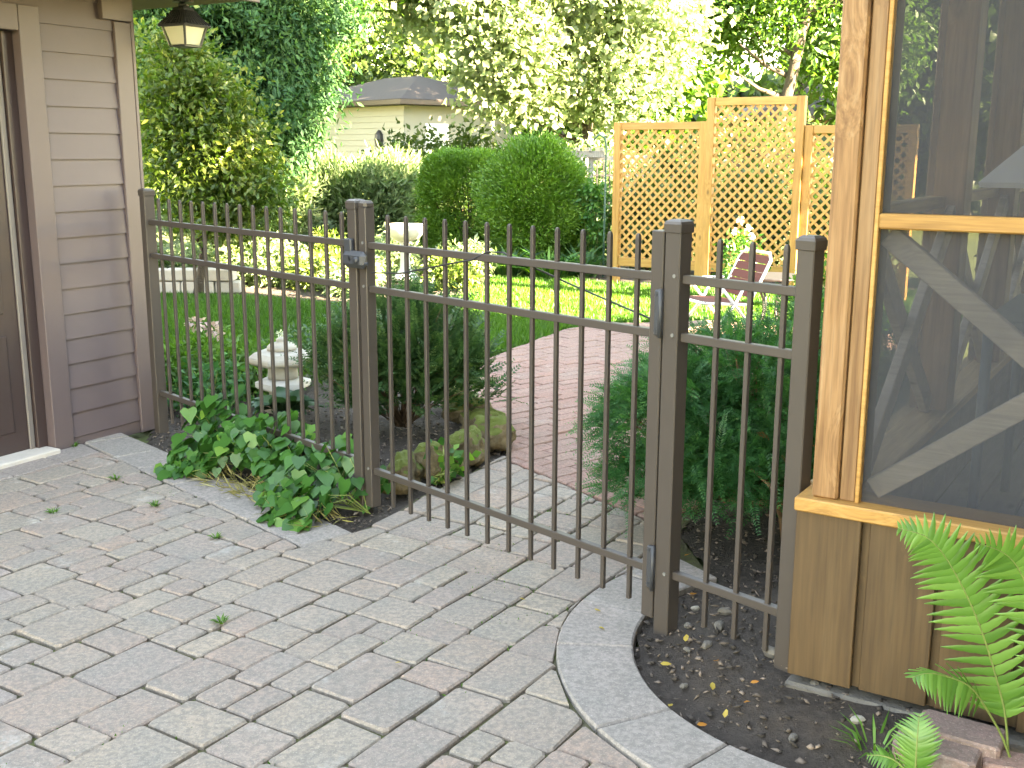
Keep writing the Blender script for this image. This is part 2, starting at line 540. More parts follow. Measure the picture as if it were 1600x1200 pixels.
class MB:
    """collects solid shapes given in world metres; build() makes ONE mesh object"""

    def __init__(s):
        s.v, s.f = [], []

    def add(s, V, F):
        k = len(s.v)
        s.v += [tuple(map(float, p)) for p in V]
        s.f += [tuple(i + k for i in q) for q in F]
        return s

    def obox(s, c, X, Y, Z):
        """centre and three full edge vectors"""
        c, X, Y, Z = (np.asarray(q, float) for q in (c, X, Y, Z))
        if np.dot(np.cross(X, Y), Z) < 0:
            X = -X
        V = [c + (i * X + j * Y + k * Z) / 2 for k in (-1, 1) for j in (-1, 1) for i in (-1, 1)]
        return s.add(V, [(0, 2, 3, 1), (4, 5, 7, 6), (0, 1, 5, 4), (2, 6, 7, 3), (0, 4, 6, 2), (1, 3, 7, 5)])

    def hbox(s, a, b, z):
        """box in porch axes, ranges"""
        c = hp(sum(a) / 2, sum(b) / 2, sum(z) / 2)
        return s.obox(c, np.append(A, 0) * (a[1] - a[0]) * KP, np.append(B, 0) * (b[1] - b[0]) * KP, (0, 0, (z[1] - z[0]) * KP))

    def gbox(s, sr, o, z):
        c = gp(sum(sr) / 2, sum(o) / 2, sum(z) / 2)
        return s.obox(c, np.append(GS, 0) * (sr[1] - sr[0]), np.append(GN, 0) * (o[1] - o[0]), (0, 0, z[1] - z[0]))

    def fbox(s, u, n, z, th):
        c = fp(sum(u) / 2, sum(n) / 2, sum(z) / 2, th)
        return s.obox(c, np.array([cos(th), sin(th), 0]) * (u[1] - u[0]), np.array([sin(th), -cos(th), 0]) * (n[1] - n[0]), (0, 0, z[1] - z[0]))

    def beam(s, p, q, w, up, t):
        """bar from p to q, width w across in direction perpendicular to up, thickness t along up"""
        p, q, up = (np.asarray(x, float) for x in (p, q, up))
        d = q - p
        side = np.cross(d / np.linalg.norm(d), up)
        side /= np.linalg.norm(side)
        up = np.cross(side, d / np.linalg.norm(d))
        return s.obox((p + q) / 2, d, side * w, up * t)

    def tube(s, pts, r, k=8, caps=True):
        pts = [np.asarray(p, float) for p in pts]
        rs = r if hasattr(r, '__len__') else [r] * len(pts)
        V, F = [], []
        ref = None
        for i, p in enumerate(pts):
            d = pts[min(i + 1, len(pts) - 1)] - pts[max(i - 1, 0)]
            d = d / (np.linalg.norm(d) + 1e-9)
            if ref is None:
                ref = np.array([1.0, 0, 0]) if abs(d[0]) < 0.8 else np.array([0, 1.0, 0])
            u = ref - d * np.dot(ref, d)
            u /= np.linalg.norm(u)
            ref = u
            w = np.cross(d, u)
            V += [p + rs[i] * (cos(2 * pi * j / k) * u + sin(2 * pi * j / k) * w) for j in range(k)]
        for i in range(len(pts) - 1):
            for j in range(k):
                F.append((i * k + j, i * k + (j + 1) % k, (i + 1) * k + (j + 1) % k, (i + 1) * k + j))
        if caps:
            F.append(tuple(range(k))[::-1])
            F.append(tuple((len(pts) - 1) * k + j for j in range(k)))
        return s.add(V, F)

    def lathe(s, c, prof, k=20, rot=0.0):
        c = np.asarray(c, float)
        V, F = [], []
        for r, z in prof:
            V += [c + np.array([r * cos(rot + 2 * pi * j / k), r * sin(rot + 2 * pi * j / k), z]) for j in range(k)]
        for i in range(len(prof) - 1):
            for j in range(k):
                F.append((i * k + j, i * k + (j + 1) % k, (i + 1) * k + (j + 1) % k, (i + 1) * k + j))
        F.append(tuple(range(k))[::-1])
        F.append(tuple((len(prof) - 1) * k + j for j in range(k)))
        return s.add(V, F)

    def prism(s, poly, z0, z1):
        k = len(poly)
        V = [(p[0], p[1], z0) for p in poly] + [(p[0], p[1], z1) for p in poly]
        F = [tuple(range(k))[::-1], tuple(range(k, 2 * k))] + [(i, (i + 1) % k, k + (i + 1) % k, k + i) for i in range(k)]
        return s.add(V, F)

    def build(s, name, material, parent=None, origin=None, bevel=0.0, smooth=False, kind=None):
        base = wloc(parent) if parent is not None else (np.asarray(origin, float) if origin is not None else np.zeros(3))
        me = bpy.data.meshes.new(name)
        me.from_pydata([tuple(np.asarray(v) - base) for v in s.v], [], s.f)
        me.update()
        me.materials.append(material)
        if smooth:
            for q in me.polygons:
                q.use_smooth = True
        o = link(name, me, parent, (0, 0, 0) if parent is not None else base, kind=kind)
        if bevel:
            b = o.modifiers.new('bevel', 'BEVEL')
            b.width = bevel
            b.segments = 1
            b.limit_method = 'ANGLE'
            b.angle_limit = R(40)
        return o


def clip_half(poly, p, nrm):
    """keep the side where (x-p).nrm <= 0"""
    out = []
    for i in range(len(poly)):
        a, b = poly[i], poly[(i + 1) % len(poly)]
        da, db = np.dot(a - p, nrm), np.dot(b - p, nrm)
        if da <= 0:
            out.append(a)
        if (da < 0 < db) or (db < 0 < da):
            out.append(a + (b - a) * da / (da - db))
    return out


def area(poly):
    return 0.5 * sum(poly[i][0] * poly[(i + 1) % len(poly)][1] - poly[(i + 1) % len(poly)][0] * poly[i][1] for i in range(len(poly)))


def inpoly(p, poly):
    c = False
    j = len(poly) - 1
    for i in range(len(poly)):
        if (poly[i][1] > p[1]) != (poly[j][1] > p[1]) and p[0] < (poly[j][0] - poly[i][0]) * (p[1] - poly[i][1]) / (poly[j][1] - poly[i][1]) + poly[i][0]:
            c = not c
        j = i
    return c


def inpoly_np(P, poly):
    c = np.zeros(len(P), bool)
    j = len(poly) - 1
    for i in range(len(poly)):
        xi, yi = poly[i]
        xj, yj = poly[j]
        cond = ((yi > P[:, 1]) != (yj > P[:, 1])) & (P[:, 0] < (xj - xi) * (P[:, 1] - yi) / (yj - yi + 1e-12) + xi)
        c ^= cond
        j = i
    return c


def shrink(poly, d):
    """move each edge of a convex ccw polygon inwards by d"""
    out = [np.asarray(p, float) for p in poly]
    src = [np.asarray(p, float) for p in poly]
    for i in range(len(src)):
        e = src[(i + 1) % len(src)] - src[i]
        l = np.linalg.norm(e)
        if l < 1e-6:
            continue
        nrm = np.array([e[1], -e[0]]) / l
        out = clip_half(out, src[i] - nrm * d, nrm)
        if len(out) < 3:
            return []
    return out


def stone_mesh(name, poly, h, material, gap=0.005, cham=0.007, jit=0.0025, depth=0.05, round_=0.010):
    """a paver: convex outline with broken corners, chamfered top edge, slightly uneven"""
    q = shrink(poly, gap)
    if len(q) < 3 or area(q) < 0.0008:
        return None
    o = []
    for i in range(len(q)):
        p, a, b = q[i], q[i - 1], q[(i + 1) % len(q)]
        for w in (a, b):
            l = np.linalg.norm(w - p)
            if l > 1e-6:
                r = min(round_ * rnd.uniform(0.4, 1.5), l * 0.3)
                o.append(p + (w - p) / l * r + np.array([rnd.uniform(-jit, jit), rnd.uniform(-jit, jit)]))
    k = len(o)
    c = sum(o) / k
    V = [(p[0], p[1], -depth) for p in o] + [(p[0], p[1], h - cham) for p in o]
    tilt = (rnd.uniform(-0.012, 0.012), rnd.uniform(-0.012, 0.012))
    for p in o:
        d = c - p
        l = np.linalg.norm(d) + 1e-9
        qv = p + d / l * min(cham * 1.3, l * 0.4)
        V.append((qv[0], qv[1], h + tilt[0] * (qv[0] - c[0]) + tilt[1] * (qv[1] - c[1]) + rnd.uniform(-0.0008, 0.0008)))
    V.append((c[0], c[1], h + 0.0006))
    F = [(i, (i + 1) % k, k + (i + 1) % k, k + i) for i in range(k)] + [(k + i, k + (i + 1) % k, 2 * k + (i + 1) % k, 2 * k + i) for i in range(k)]
    F += [(2 * k + i, 2 * k + (i + 1) % k, 3 * k) for i in range(k)]
    return V, F


# leaf makers ------------------------------------------------------


def unit(v):
    return v / (np.linalg.norm(v, axis=-1, keepdims=True) + 1e-9)


def leaf_geo(P, D, N, length, width, fold=0.12):
    """rhombic two-triangle leaves: base P, direction D, face normal N"""
    n = len(P)
    S = unit(np.cross(D, N))
    N = unit(np.cross(S, D))
    length = np.broadcast_to(length, (n,))[:, None]
    width = np.broadcast_to(width, (n,))[:, None]
    mid = P + D * length * 0.45 + N * width * fold
    V = np.empty((n, 4, 3), np.float32)
    V[:, 0] = P
    V[:, 1] = mid + S * width * 0.5
    V[:, 2] = P + D * length - N * width * fold
    V[:, 3] = mid - S * width * 0.5
    i = (np.arange(n) * 4)[:, None]
    F = np.concatenate([i + np.array([[0, 1, 2]]), i + np.array([[0, 2, 3]])], axis=0)
    return V.reshape(-1, 3), F


def leaf_obj(name, P, D, N, length, width, material, parent=None, origin=None, kind=None, rv=None, fold=0.12):
    V, F = leaf_geo(P, D, N, length, width, fold)
    if rv is None:
        rv = rng.random(len(P))
    base = wloc(parent) if parent is not None else (np.asarray(origin, float) if origin is not None else np.zeros(3))
    me = npmesh(name, V - base, F, material, np.repeat(np.clip(rv, 0, 1), 4))
    return link(name, me, parent, (0, 0, 0) if parent is not None else base, kind=kind)


def rdirs(n, g=rng):
    return unit(g.normal(size=(n, 3)))


def lump(D, seed, amp, k=7, sharp=3.0):
    g = np.random.default_rng(seed)
    C_ = rdirs(k, g)
    w = g.uniform(-1, 1, k)
    return 1 + amp * (np.exp(sharp * (D @ C_.T - 1)) * w).sum(1)


def crown_pts(nc, per, center, radii, seed, clump=0.2, lmp=0.3, inner=0.5, flat=1.0, zmin=None):
    """leaf positions in clumps spread through a lumpy ellipsoid; returns P, outward dirs, clump random"""
    g = np.random.default_rng(seed)
    D = rdirs(nc, g)
    r = (inner + (1 - inner) * np.sqrt(g.random(nc))) * lump(D, seed, lmp)
    Cc = np.asarray(center) + D * r[:, None] * np.asarray(radii)
    if zmin is not None:
        Cc = Cc[Cc[:, 2] > zmin]
        D = unit(Cc - np.asarray(center))
    nc = len(Cc)
    cr = g.random(nc)
    off = g.normal(size=(nc, per, 3)) * clump * np.array([1, 1, flat])
    P = (Cc[:, None] + off).reshape(-1, 3)
    Dd = unit(np.repeat(D, per, 0) * 0.7 + rdirs(nc * per, g))
    rv = np.repeat(cr, per) * 0.6 + g.random(nc * per) * 0.4
    return P, Dd, rv, g


def leaves_from(P, D, rv, g, name, ll, lw, material, parent, up=0.6, droop=0.2):
    n = len(P)
    d = unit(D + rdirs(n, g) * 0.8 + np.array([0, 0, -droop]))
    nn = unit(rdirs(n, g) + np.array([0, 0, up]) + D * 0.5)
    s = g.uniform(0.7, 1.3, n)
    return leaf_obj(name, P, d, nn, ll * s, lw * s, material, parent, rv=rv)


def trunk_mb(base, top, r0, r1, seed, limbs=5, crown=None, spread=1.5):
    g = random.Random(seed)
    mb = MB()
    base, top = np.asarray(base, float), np.asarray(top, float)
    pts = []
    for i in range(7):
        t = i / 6
        w = 0.06 * np.linalg.norm(top - base) * t * (1 - t)
        pts.append(base + (top - base) * t + np.array([g.uniform(-w, w), g.uniform(-w, w), 0]))
    mb.tube(pts, [r0 * 1.35] + [r0 + (r1 - r0) * i / 6 for i in range(1, 7)], 10)
    for k in range(limbs):
        t = 0.45 + 0.5 * k / max(1, limbs - 1)
        p = base + (top - base) * t
        a = g.uniform(0, 2 * pi)
        L_ = spread * g.uniform(0.7, 1.2)
        q = p + np.array([cos(a) * L_, sin(a) * L_, L_ * g.uniform(0.3, 0.9)])
        m_ = (p + q) / 2 + np.array([0, 0, -0.08 * L_])
        r = (r0 + (r1 - r0) * t) * 0.55
        mb.tube([p, m_, q], [r, r * 0.65, r * 0.25], 7)
        for e in range(2):
            a2 = a + g.uniform(-1.2, 1.2)
            q2 = m_ + np.array([cos(a2), sin(a2), g.uniform(0.2, 0.8)]) * L_ * 0.5
            mb.tube([m_, q2], [r * 0.5, r * 0.15], 5)
    return mb


def tree(name, base, htrunk, center, radii, label, mat_leaf, seed, nc=500, per=40, ll=0.12, lw=0.08, clump=0.3, r0=0.16, r1=0.05,
         bark='bark', limbs=6, lmp=0.35, inner=0.45, group=None, cat='tree', top=None, flat=1.0, droop=0.2, lobes=()):
    t = empty(name, base, label, cat, group)
    top = top if top is not None else (center[0], center[1], base[2] + htrunk)
    trunk_mb(base, top, r0, r1, seed, limbs, spread=min(radii) * 0.7).build('trunk', M[bark], t, smooth=True)
    P, D, rv, g = crown_pts(nc, per, center, radii, seed, clump, lmp, inner, flat, zmin=base[2] + 0.2)
    for i, (c2, r2, n2) in enumerate(lobes):
        P2, D2, rv2, g = crown_pts(n2, per, c2, r2, seed + 31 * (i + 1), clump, lmp, inner, flat, zmin=base[2] + 0.2)
        P, D, rv = np.concatenate([P, P2]), np.concatenate([D, D2]), np.concatenate([rv, rv2])
    leaves_from(P, D, rv, g, 'crown', ll, lw, M[mat_leaf], t, droop=droop)
    return t


def sprays(P, D, K, leaf, width, length, g, ang=0.9, droop=0.15, planar_up=True):
    """branchlets with two ranks of needles; returns leaf arrays"""
    n = len(P)
    up = unit(np.array([0, 0, 1.0]) + g.normal(size=(n, 3)) * 0.35)
    S = unit(np.cross(D, up))
    U = unit(np.cross(S, D))
    t = np.linspace(0.05, 1, K)
    ln = length * g.uniform(0.6, 1.25, n)
    pos = P[:, None] + D[:, None] * (t[None, :, None] * ln[:, None, None]) - np.array([0, 0, 1.0]) * (droop * (t ** 2))[None, :, None] * ln[:, None, None]
    out = []
    for sgn in (-1, 1):
        d = D[:, None] * cos(ang) + sgn * S[:, None] * sin(ang) + U[:, None] * g.uniform(-0.25, 0.3, (n, K, 1))
        d = unit(d)
        sc_ = (1 - 0.55 * t ** 2)[None, :] * g.uniform(0.8, 1.2, (n, K))
        out.append((pos.reshape(-1, 3), d.reshape(-1, 3), np.repeat(U, K, 0), (leaf * sc_).ravel()))
    Pp = np.concatenate([o[0] for o in out])
    Dd = np.concatenate([o[1] for o in out])
    Nn = np.concatenate([o[2] for o in out])
    Ll = np.concatenate([o[3] for o in out])
    return Pp, Dd, Nn, Ll, width * np.ones(len(Pp))


# ------------------------------------------------------------------ ground and paving
K = np.array([1.12, 3.10])                       # centre of the curved border
R_IN, R_OUT = 0.74, 0.985
aK = np.dot(K - C, A)


def arc(r, a0, a1, n):
    return [K + r * np.array([cos(R(a0 + (a1 - a0) * i / (n - 1))), sin(R(a0 + (a1 - a0) * i / (n - 1)))]) for i in range(n)]


def sheet(name, poly, z, material, kind='structure'):
    o = MB().add([(p[0], p[1], z) for p in poly], [tuple(range(len(poly)))]).build(name, material, origin=(0, 0, 0))
    o['kind'] = kind
    return o


g_ = MB().add([(-220, -120, -0.07), (220, -120, -0.07), (220, 300, -0.07), (-220, 300, -0.07)], [(0, 1, 2, 3)]).build('ground', M['farground'], origin=(0, 0, 0), kind='structure')

# intersection of the two inner border lines
FN = np.array([sin(TH_G), -cos(TH_G)])
FT = np.array([cos(TH_G), sin(TH_G)])
p_in = None
uu = np.linspace(-3.5, 0, 3501)
pts_ = FO + uu[:, None] * FT + 0.45 * FN
p_in = pts_[np.argmin(abs((pts_ - G) @ GN - 0.225))]

PATIO = [np.array(p) for p in [(2.27, 1.2)]] + [K - R_OUT * A] + arc(R_OUT, 232, 120, 15) + [np.array(p) for p in
        [(0.66, 4.25), (0.0, 5.25), (-0.03, 5.40), (-0.24, 5.0), (-0.40, 4.70), (-0.47, 4.52)]] + [fp(0, 0.20, 0)[:2], fp(0, 0.45, 0)[:2], p_in, gp(-2.76, 0.225)[:2], np.array([-3.2, 1.2])]
BRICK = [np.array(p) for p in [(0.0, 5.27), (0.67, 4.26), (0.95, 4.9), (1.35, 5.9), (1.9, 7.0), (2.7, 7.9), (3.4, 8.3), (3.4, 9.2), (1.75, 9.95), (0.92, 9.73), (0.74, 9.62), (0.44, 9.37), (0.0, 8.43), (-0.28, 7.77), (-0.35, 7.31), (-0.3, 6.9), (-0.2, 6.35), (-0.06, 5.92), (-0.02, 5.45)]]


def clip_region(poly, region, reach=0.16):
    c = sum(poly) / len(poly)
    far = max(np.linalg.norm(p - c) for p in poly)
    tests = [p * w + c * (1 - w) for p in poly for w in (0.98, 0.6)] + [(poly[i] + poly[i - 1]) * 0.49 + c * 0.02 for i in range(len(poly))] + [c]
    n_in = sum(inpoly(q, region) for q in tests)
    if n_in == 0:
        return []
    if n_in == len(tests):
        return poly
    near = []
    for i in range(len(region)):
        a, b = region[i], region[(i + 1) % len(region)]
        e = b - a
        l = np.linalg.norm(e)
        if l < 1e-6:
            continue
        t = np.clip(np.dot(c - a, e) / l ** 2, 0, 1)
        d = np.linalg.norm(a + e * t - c)
        if d < far:
            near.append((d, i, a, np.array([e[1], -e[0]]) / l))
    used = []
    for d, i, a, nr in sorted(near, key=lambda q: q[0]):
        if any(np.dot(nr, u_) > 0.75 for u_ in used):
            continue
        used.append(nr)
        poly = clip_half(poly, a, nr)
        if len(poly) < 3:
            return []
        c2 = sum(poly) / len(poly)
        if all(inpoly(q * 0.97 + c2 * 0.03, region) for q in poly):
            break
    return poly


CAMR = np.array(camo.matrix_world.to_3x3().inverted())


def project(p):
    q = CAMR @ (np.asarray(p, float) - np.array([0, 0, 1.52]))
    if q[2] > -0.1:
        return None
    return 800 + 1712.3 * q[0] / -q[2], 600 - 1712.3 * q[1] / -q[2]


def shown_size(poly):
    q = [project((p[0], p[1], 0)) for p in poly]
    if any(x is None for x in q):
        return 0
    cx, cy = sum(x[0] for x in q) / len(q), sum(x[1] for x in q) / len(q)
    if not (-40 < cx < 1640 and -40 < cy < 1240):
        return 0
    return abs(area([np.array(x) for x in q]))


def lay(parent, name, items, limit, default_depth=0.05):
    """items: (poly, height, material, kwargs); the largest in the picture become parts, the others one stuff part"""
    items = sorted(items, key=lambda it: -shown_size(it[0]))
    rest = MB()
    rm = None
    for i, (poly, h, m_, kw) in enumerate(items):
        got = stone_mesh(name, poly, h, m_, **kw)
        if got is None:
            continue
        V, F = got
        c = sum(poly) / len(poly)
        if i < limit and shown_size(poly) > 25:
            me = bpy.data.meshes.new(name)
            me.from_pydata([(v[0] - c[0], v[1] - c[1], v[2]) for v in V], [], F)
            me.update()
            me.materials.append(m_)
            link(name, me, parent, (c[0], c[1], 0))
        else:
            rest.add(V, F)
            rm = m_
    if rest.v:
        rest.build(name, rm, parent, kind='stuff')


patio = sheet('patio', [np.array(p) for p in [(2.6, 1.0), (2.6, 1.5)]] + [K - (R_IN + 0.03) * A] + arc(R_IN + 0.03, 232, 120, 15) + [np.array((0.68, 4.24)), np.array((0.0, 5.26)), np.array((-0.05, 5.40)), np.array((-0.26, 5.0)), np.array((-0.43, 4.70)), np.array((-0.5, 4.5)), fp(0.0, 0.215, 0)[:2], fp(-1.95, 0.215, 0)[:2], gp(-0.3, 0.004)[:2], gp(-3.4, 0.004)[:2], np.array([-3.6, 1.0])], -0.015, M['joint'])

items = []
GAP = dict(gap=0.0045, cham=0.0055, jit=0.004, depth=0.04, round_=0.011)


def ab(a, b):
    return hp(a, b)[:2]


b = -5.4
while b < 2.2:
    w = rnd.choice([0.185, 0.24, 0.24, 0.24])
    a = -4.2 + rnd.uniform(-0.2, 0)
    while a < 4.0:
        cells = []
        if w > 0.2 and rnd.random() < 0.40:
            tot = 0.36
            wa = rnd.choice([0.115, 0.125])
            for (b0, b1), cut in (((b, b + wa), rnd.choice([0.15, 0.18, 0.21])), ((b + wa, b + w), rnd.choice([0.18, 0.21, 0.24]))):
                cells += [(a, a + cut, b0, b1), (a + cut, a + tot, b0, b1)]
            a += tot
        else:
            ln = rnd.choice([0.14, 0.18, 0.235, 0.235, 0.28]) if w < 0.2 else rnd.choice([0.18, 0.24, 0.27, 0.30])
            cells.append((a, a + ln, b, b + w))
            a += ln
        for a0, a1, b0, b1 in cells:
            poly = [ab(a0, b0), ab(a0, b1), ab(a1, b1), ab(a1, b0)]
            if area(poly) < 0:
                poly = poly[::-1]
            c = sum(poly) / 4
            if project((c[0], c[1], 0)) is None:
                continue
            poly = clip_region(poly, PATIO)
            if len(poly) >= 3:
                kw = dict(GAP)
                kw['gap'] = 0.002 + 0.0062 * rnd.random() ** 1.7
                items.append((poly, rnd.uniform(-0.0035, 0.0015), M['paver'], kw))
    b += w
# border course along the fence bed
u = -2.35
while u < -0.02:
    ln = rnd.choice([0.27, 0.36, 0.30])
    u1 = min(u + ln, 0.0)
    poly = [fp(u, 0.45, 0)[:2], fp(u1, 0.45, 0)[:2], fp(u1, 0.205, 0)[:2], fp(u, 0.205, 0)[:2]]
    poly = poly if area(poly) > 0 else poly[::-1]
    poly = clip_half(poly, gp(0, 0.006)[:2], -GN)
    if len(poly) >= 3:
        items.append((poly, rnd.uniform(-0.001, 0.002), M['paver_border'], dict(gap=0.003, cham=0.006, jit=0.0012, depth=0.05)))
    u = u1
# border course along the garage wall
s = -2.76
while s < 0.1:
    ln = rnd.choice([0.28, 0.36])
    poly = [gp(s, 0.225)[:2], gp(s + ln, 0.225)[:2], gp(s + ln, 0.006)[:2], gp(s, 0.006)[:2]]
    poly = poly if area(poly) > 0 else poly[::-1]
    poly = clip_half(poly, fp(0, 0.455, 0)[:2], -FN)
    if len(poly) >= 3:
        items.append((poly, rnd.uniform(-0.001, 0.002), M['paver_pink'], dict(gap=0.003, cham=0.006, jit=0.002, depth=0.05)))
    s += ln
lay(patio, 'paver', items, 285)

# curved border stones round the mulch bed


def ring_stone(a0, a1, h=0.004, ch=0.006, gap=0.003):
    da = math.degrees(gap / 0.86)

    def outline(k):
        n = 7
        lo, hi = a0 + da + math.degrees(k / 0.86), a1 - da - math.degrees(k / 0.86)
        o = [K + (R_OUT - gap - k) * np.array([cos(R(lo + (hi - lo) * i / (n - 1))), sin(R(lo + (hi - lo) * i / (n - 1)))]) for i in range(n)]
        o += [K + (R_IN + gap + k) * np.array([cos(R(hi + (lo - hi) * i / (n - 1))), sin(R(hi + (lo - hi) * i / (n - 1)))]) for i in range(n)]
        return o
    o, q = outline(0), outline(ch)
    k = len(o)
    c = sum(o) / k
    V = [(p[0], p[1], -0.05) for p in o] + [(p[0], p[1], h - ch) for p in o] + [(p[0], p[1], h) for p in q]
    F = [(i, (i + 1) % k, k + (i + 1) % k, k + i) for i in range(k)] + [(k + i, k + (i + 1) % k, 2 * k + (i + 1) % k, 2 * k + i) for i in range(k)]
    n = k // 2
    F += [(2 * k + i, 2 * k + i + 1, 2 * k + k - 2 - i, 2 * k + k - 1 - i) for i in range(n - 1)]
    me = bpy.data.meshes.new('border_stone')
    me.from_pydata([(v[0] - c[0], v[1] - c[1], v[2]) for v in V], [], F)
    me.update()
    me.materials.append(M['paver_border'])
    link('border_stone', me, patio, (c[0], c[1], rnd.uniform(0, 0.003)))


cuts = [237.6, 222, 205, 174.5, 154, 136, 120]
for a1, a0 in zip(cuts[:-1], cuts[1:]):
    ring_stone(a0, a1)
s = 0.0
while s < 1.7:
    p0 = K + s * B
    poly = [p0 - R_OUT * A, p0 + 0.33 * B - R_OUT * A, p0 + 0.33 * B - R_IN * A, p0 - R_IN * A]
    V, F = stone_mesh('border_stone', poly, 0.004, None, gap=0.003)
    c = sum(poly) / 4
    me = bpy.data.meshes.new('border_stone')
    me.from_pydata([(v[0] - c[0], v[1] - c[1], v[2]) for v in V], [], F)
    me.materials.append(M['paver_border'])
    link('border_stone', me, patio, (c[0], c[1], 0))
    s += 0.33

# brick path beyond the gate
path = sheet('brick_path', [p + (p - np.array([0.8, 7.2])) * 0.012 for p in BRICK], -0.017, M['joint'])
items = []
TBK = R(41)
bx, by = np.array([cos(TBK), sin(TBK)]), np.array([-sin(TBK), cos(TBK)])
row = 0
v = -1.0
O2 = np.array([0.0, 5.2])
while v < 5.5:
    off = 0.1 * (row % 2)
    uq = -2.5 + off
    while uq < 6.5:
        poly = [O2 + uq * bx + v * by, O2 + (uq + 0.2) * bx + v * by, O2 + (uq + 0.2) * bx + (v + 0.1) * by, O2 + uq * bx + (v + 0.1) * by]
        poly = clip_region(poly, BRICK)
        if len(poly) >= 3:
            items.append((poly, rnd.uniform(-0.004, 0.004), M['brick'], dict(gap=0.0025, cham=0.005, jit=0.0008, round_=0.004, depth=0.03)))
        uq += 0.2
    v += 0.1
    row += 1
lay(path, 'brick', items, 295)

# soil beds
BED_F = [gp(0.02, 0.02)[:2], fp(-1.9, 0.21, 0)[:2], fp(0, 0.21, 0)[:2], np.array((-0.47, 4.52)), np.array((-0.38, 4.74)), np.array((-0.22, 5.0)), np.array((-0.0, 5.45)), np.array((-0.05, 5.92)), np.array((-0.2, 6.35)), np.array((-0.3, 7.0)),
         np.array((-0.7, 7.35)), np.array((-1.2, 7.5)), np.array((-1.75, 7.8)), np.array((-2.6, 8.1)), np.array((-3.4, 7.9)), np.array((-3.2, 6.9))]
BED_R = [K - R_IN * A + 2.0 * B, K - R_IN * A] + arc(R_IN, 232, 120, 12) + [np.array(p) for p in [(0.68, 4.27), (0.95, 4.9), (1.35, 5.9), (1.9, 7.0), (2.7, 7.9), (3.3, 7.4)]] + [hp(3.4, 0.1)[:2], hp(0.05, 0.1)[:2], hp(0.05, 2.9)[:2], hp(-0.3, 3.0)[:2]]


def soil(name, poly, z, amp, step=0.025):
    P = np.array(poly)
    lo, hi = P.min(0), P.max(0)
    nx, ny = int((hi[0] - lo[0]) / step) + 2, int((hi[1] - lo[1]) / step) + 2
    X, Y = np.meshgrid(lo[0] + np.arange(nx) * step, lo[1] + np.arange(ny) * step)
    g = np.random.default_rng(3)
    H = g.random((ny, nx)) * 0.5
    for k in (3, 8):
        small = g.random((ny // k + 3, nx // k + 3))
        yy, xx = np.arange(ny) / k, np.arange(nx) / k
        y0, x0 = yy.astype(int), xx.astype(int)
        fy, fx = (yy - y0)[:, None], (xx - x0)[None, :]
        H += (small[y0][:, x0] * (1 - fy) * (1 - fx) + small[y0 + 1][:, x0] * fy * (1 - fx) + small[y0][:, x0 + 1] * (1 - fy) * fx + small[y0 + 1][:, x0 + 1] * fy * fx)
    V = np.stack([X.ravel(), Y.ravel(), z + amp * (H.ravel() / 2.5 - 0.5) * 2 + (soil_h(X.ravel(), Y.ravel()) if name == 'mulch_bed' else 0)], 1)
    i = (np.arange(ny - 1)[:, None] * nx + np.arange(nx - 1)[None, :]).ravel()
    F = np.stack([i, i + 1, i + nx + 1, i + nx], 1)
    ok = inpoly_np(V[F].mean(1)[:, :2], poly)
    o = link(name, npmesh(name, V, F[ok], M['soil'], smooth=True), kind='structure')
    return o


bed_f = soil('flower_bed', BED_F, -0.020, 0.015)
bed_r = soil('mulch_bed', BED_R, -0.020, 0.015)


def scatter(poly, n, g, keep=None):
    P = np.array(poly)
    lo, hi = P.min(0), P.max(0)
    Q = lo + g.random((n * 3, 2)) * (hi - lo)
    Q = Q[inpoly_np(Q, poly)]
    if keep is not None:
        Q = Q[keep(Q)]
    return Q[:n]


def chips(name, poly, n, smin, smax, z, parent, keep=None, seed=5, hue=None, flat=0.45):
    g = np.random.default_rng(seed)
    Q = scatter(poly, n, g, keep)
    n = len(Q)
    a = unit(g.normal(size=(n, 3)) * np.array([1, 1, 0.25]))
    b_ = unit(np.cross(a, unit(g.normal(size=(n, 3)) * 0.5 + np.array([0, 0, 1]))))
    c = np.cross(a, b_)
    s1 = smin + (smax - smin) * g.random(n) ** 2.2
    X, Y, Z = a * s1[:, None], b_ * (s1 * g.uniform(0.25, 0.8, n))[:, None], c * (s1 * g.uniform(0.15, flat, n))[:, None]
    cen = np.stack([Q[:, 0], Q[:, 1], z + s1 * 0.10 + (soil_h(Q[:, 0], Q[:, 1]) if name == 'mulch_chips' else 0)], 1)
    V = np.empty((n, 6, 3))
    V[:, 0], V[:, 1] = cen + X / 2, cen - X / 2
    V[:, 2], V[:, 3] = cen + Y / 2 + X * 0.1, cen - Y / 2 - X * 0.12
    V[:, 4], V[:, 5] = cen + Z / 2, cen - Z / 2
    tri = np.array([[0, 2, 4], [2, 1, 4], [1, 3, 4], [3, 0, 4], [2, 0, 5], [1, 2, 5], [3, 1, 5], [0, 3, 5]])
    F = ((np.arange(n) * 6)[:, None, None] + tri).reshape(-1, 3)
    rv = g.random(n) if hue is None else g.uniform(hue[0], hue[1], n)
    return link(name, npmesh(name, V.reshape(-1, 3), F, M['chip'], np.repeat(rv, 6)), parent, kind='stuff')


near_bed = lambda Q: (Q[:, 1] < 4.6)
chips('mulch_chips', BED_R, 11000, 0.004, 0.036, -0.013, None, near_bed, 5, (0, 0.9))
chips('bark_litter', BED_F, 5200, 0.006, 0.038, -0.012, None, lambda Q: Q[:, 1] < 6.6, 6, (0, 0.95))

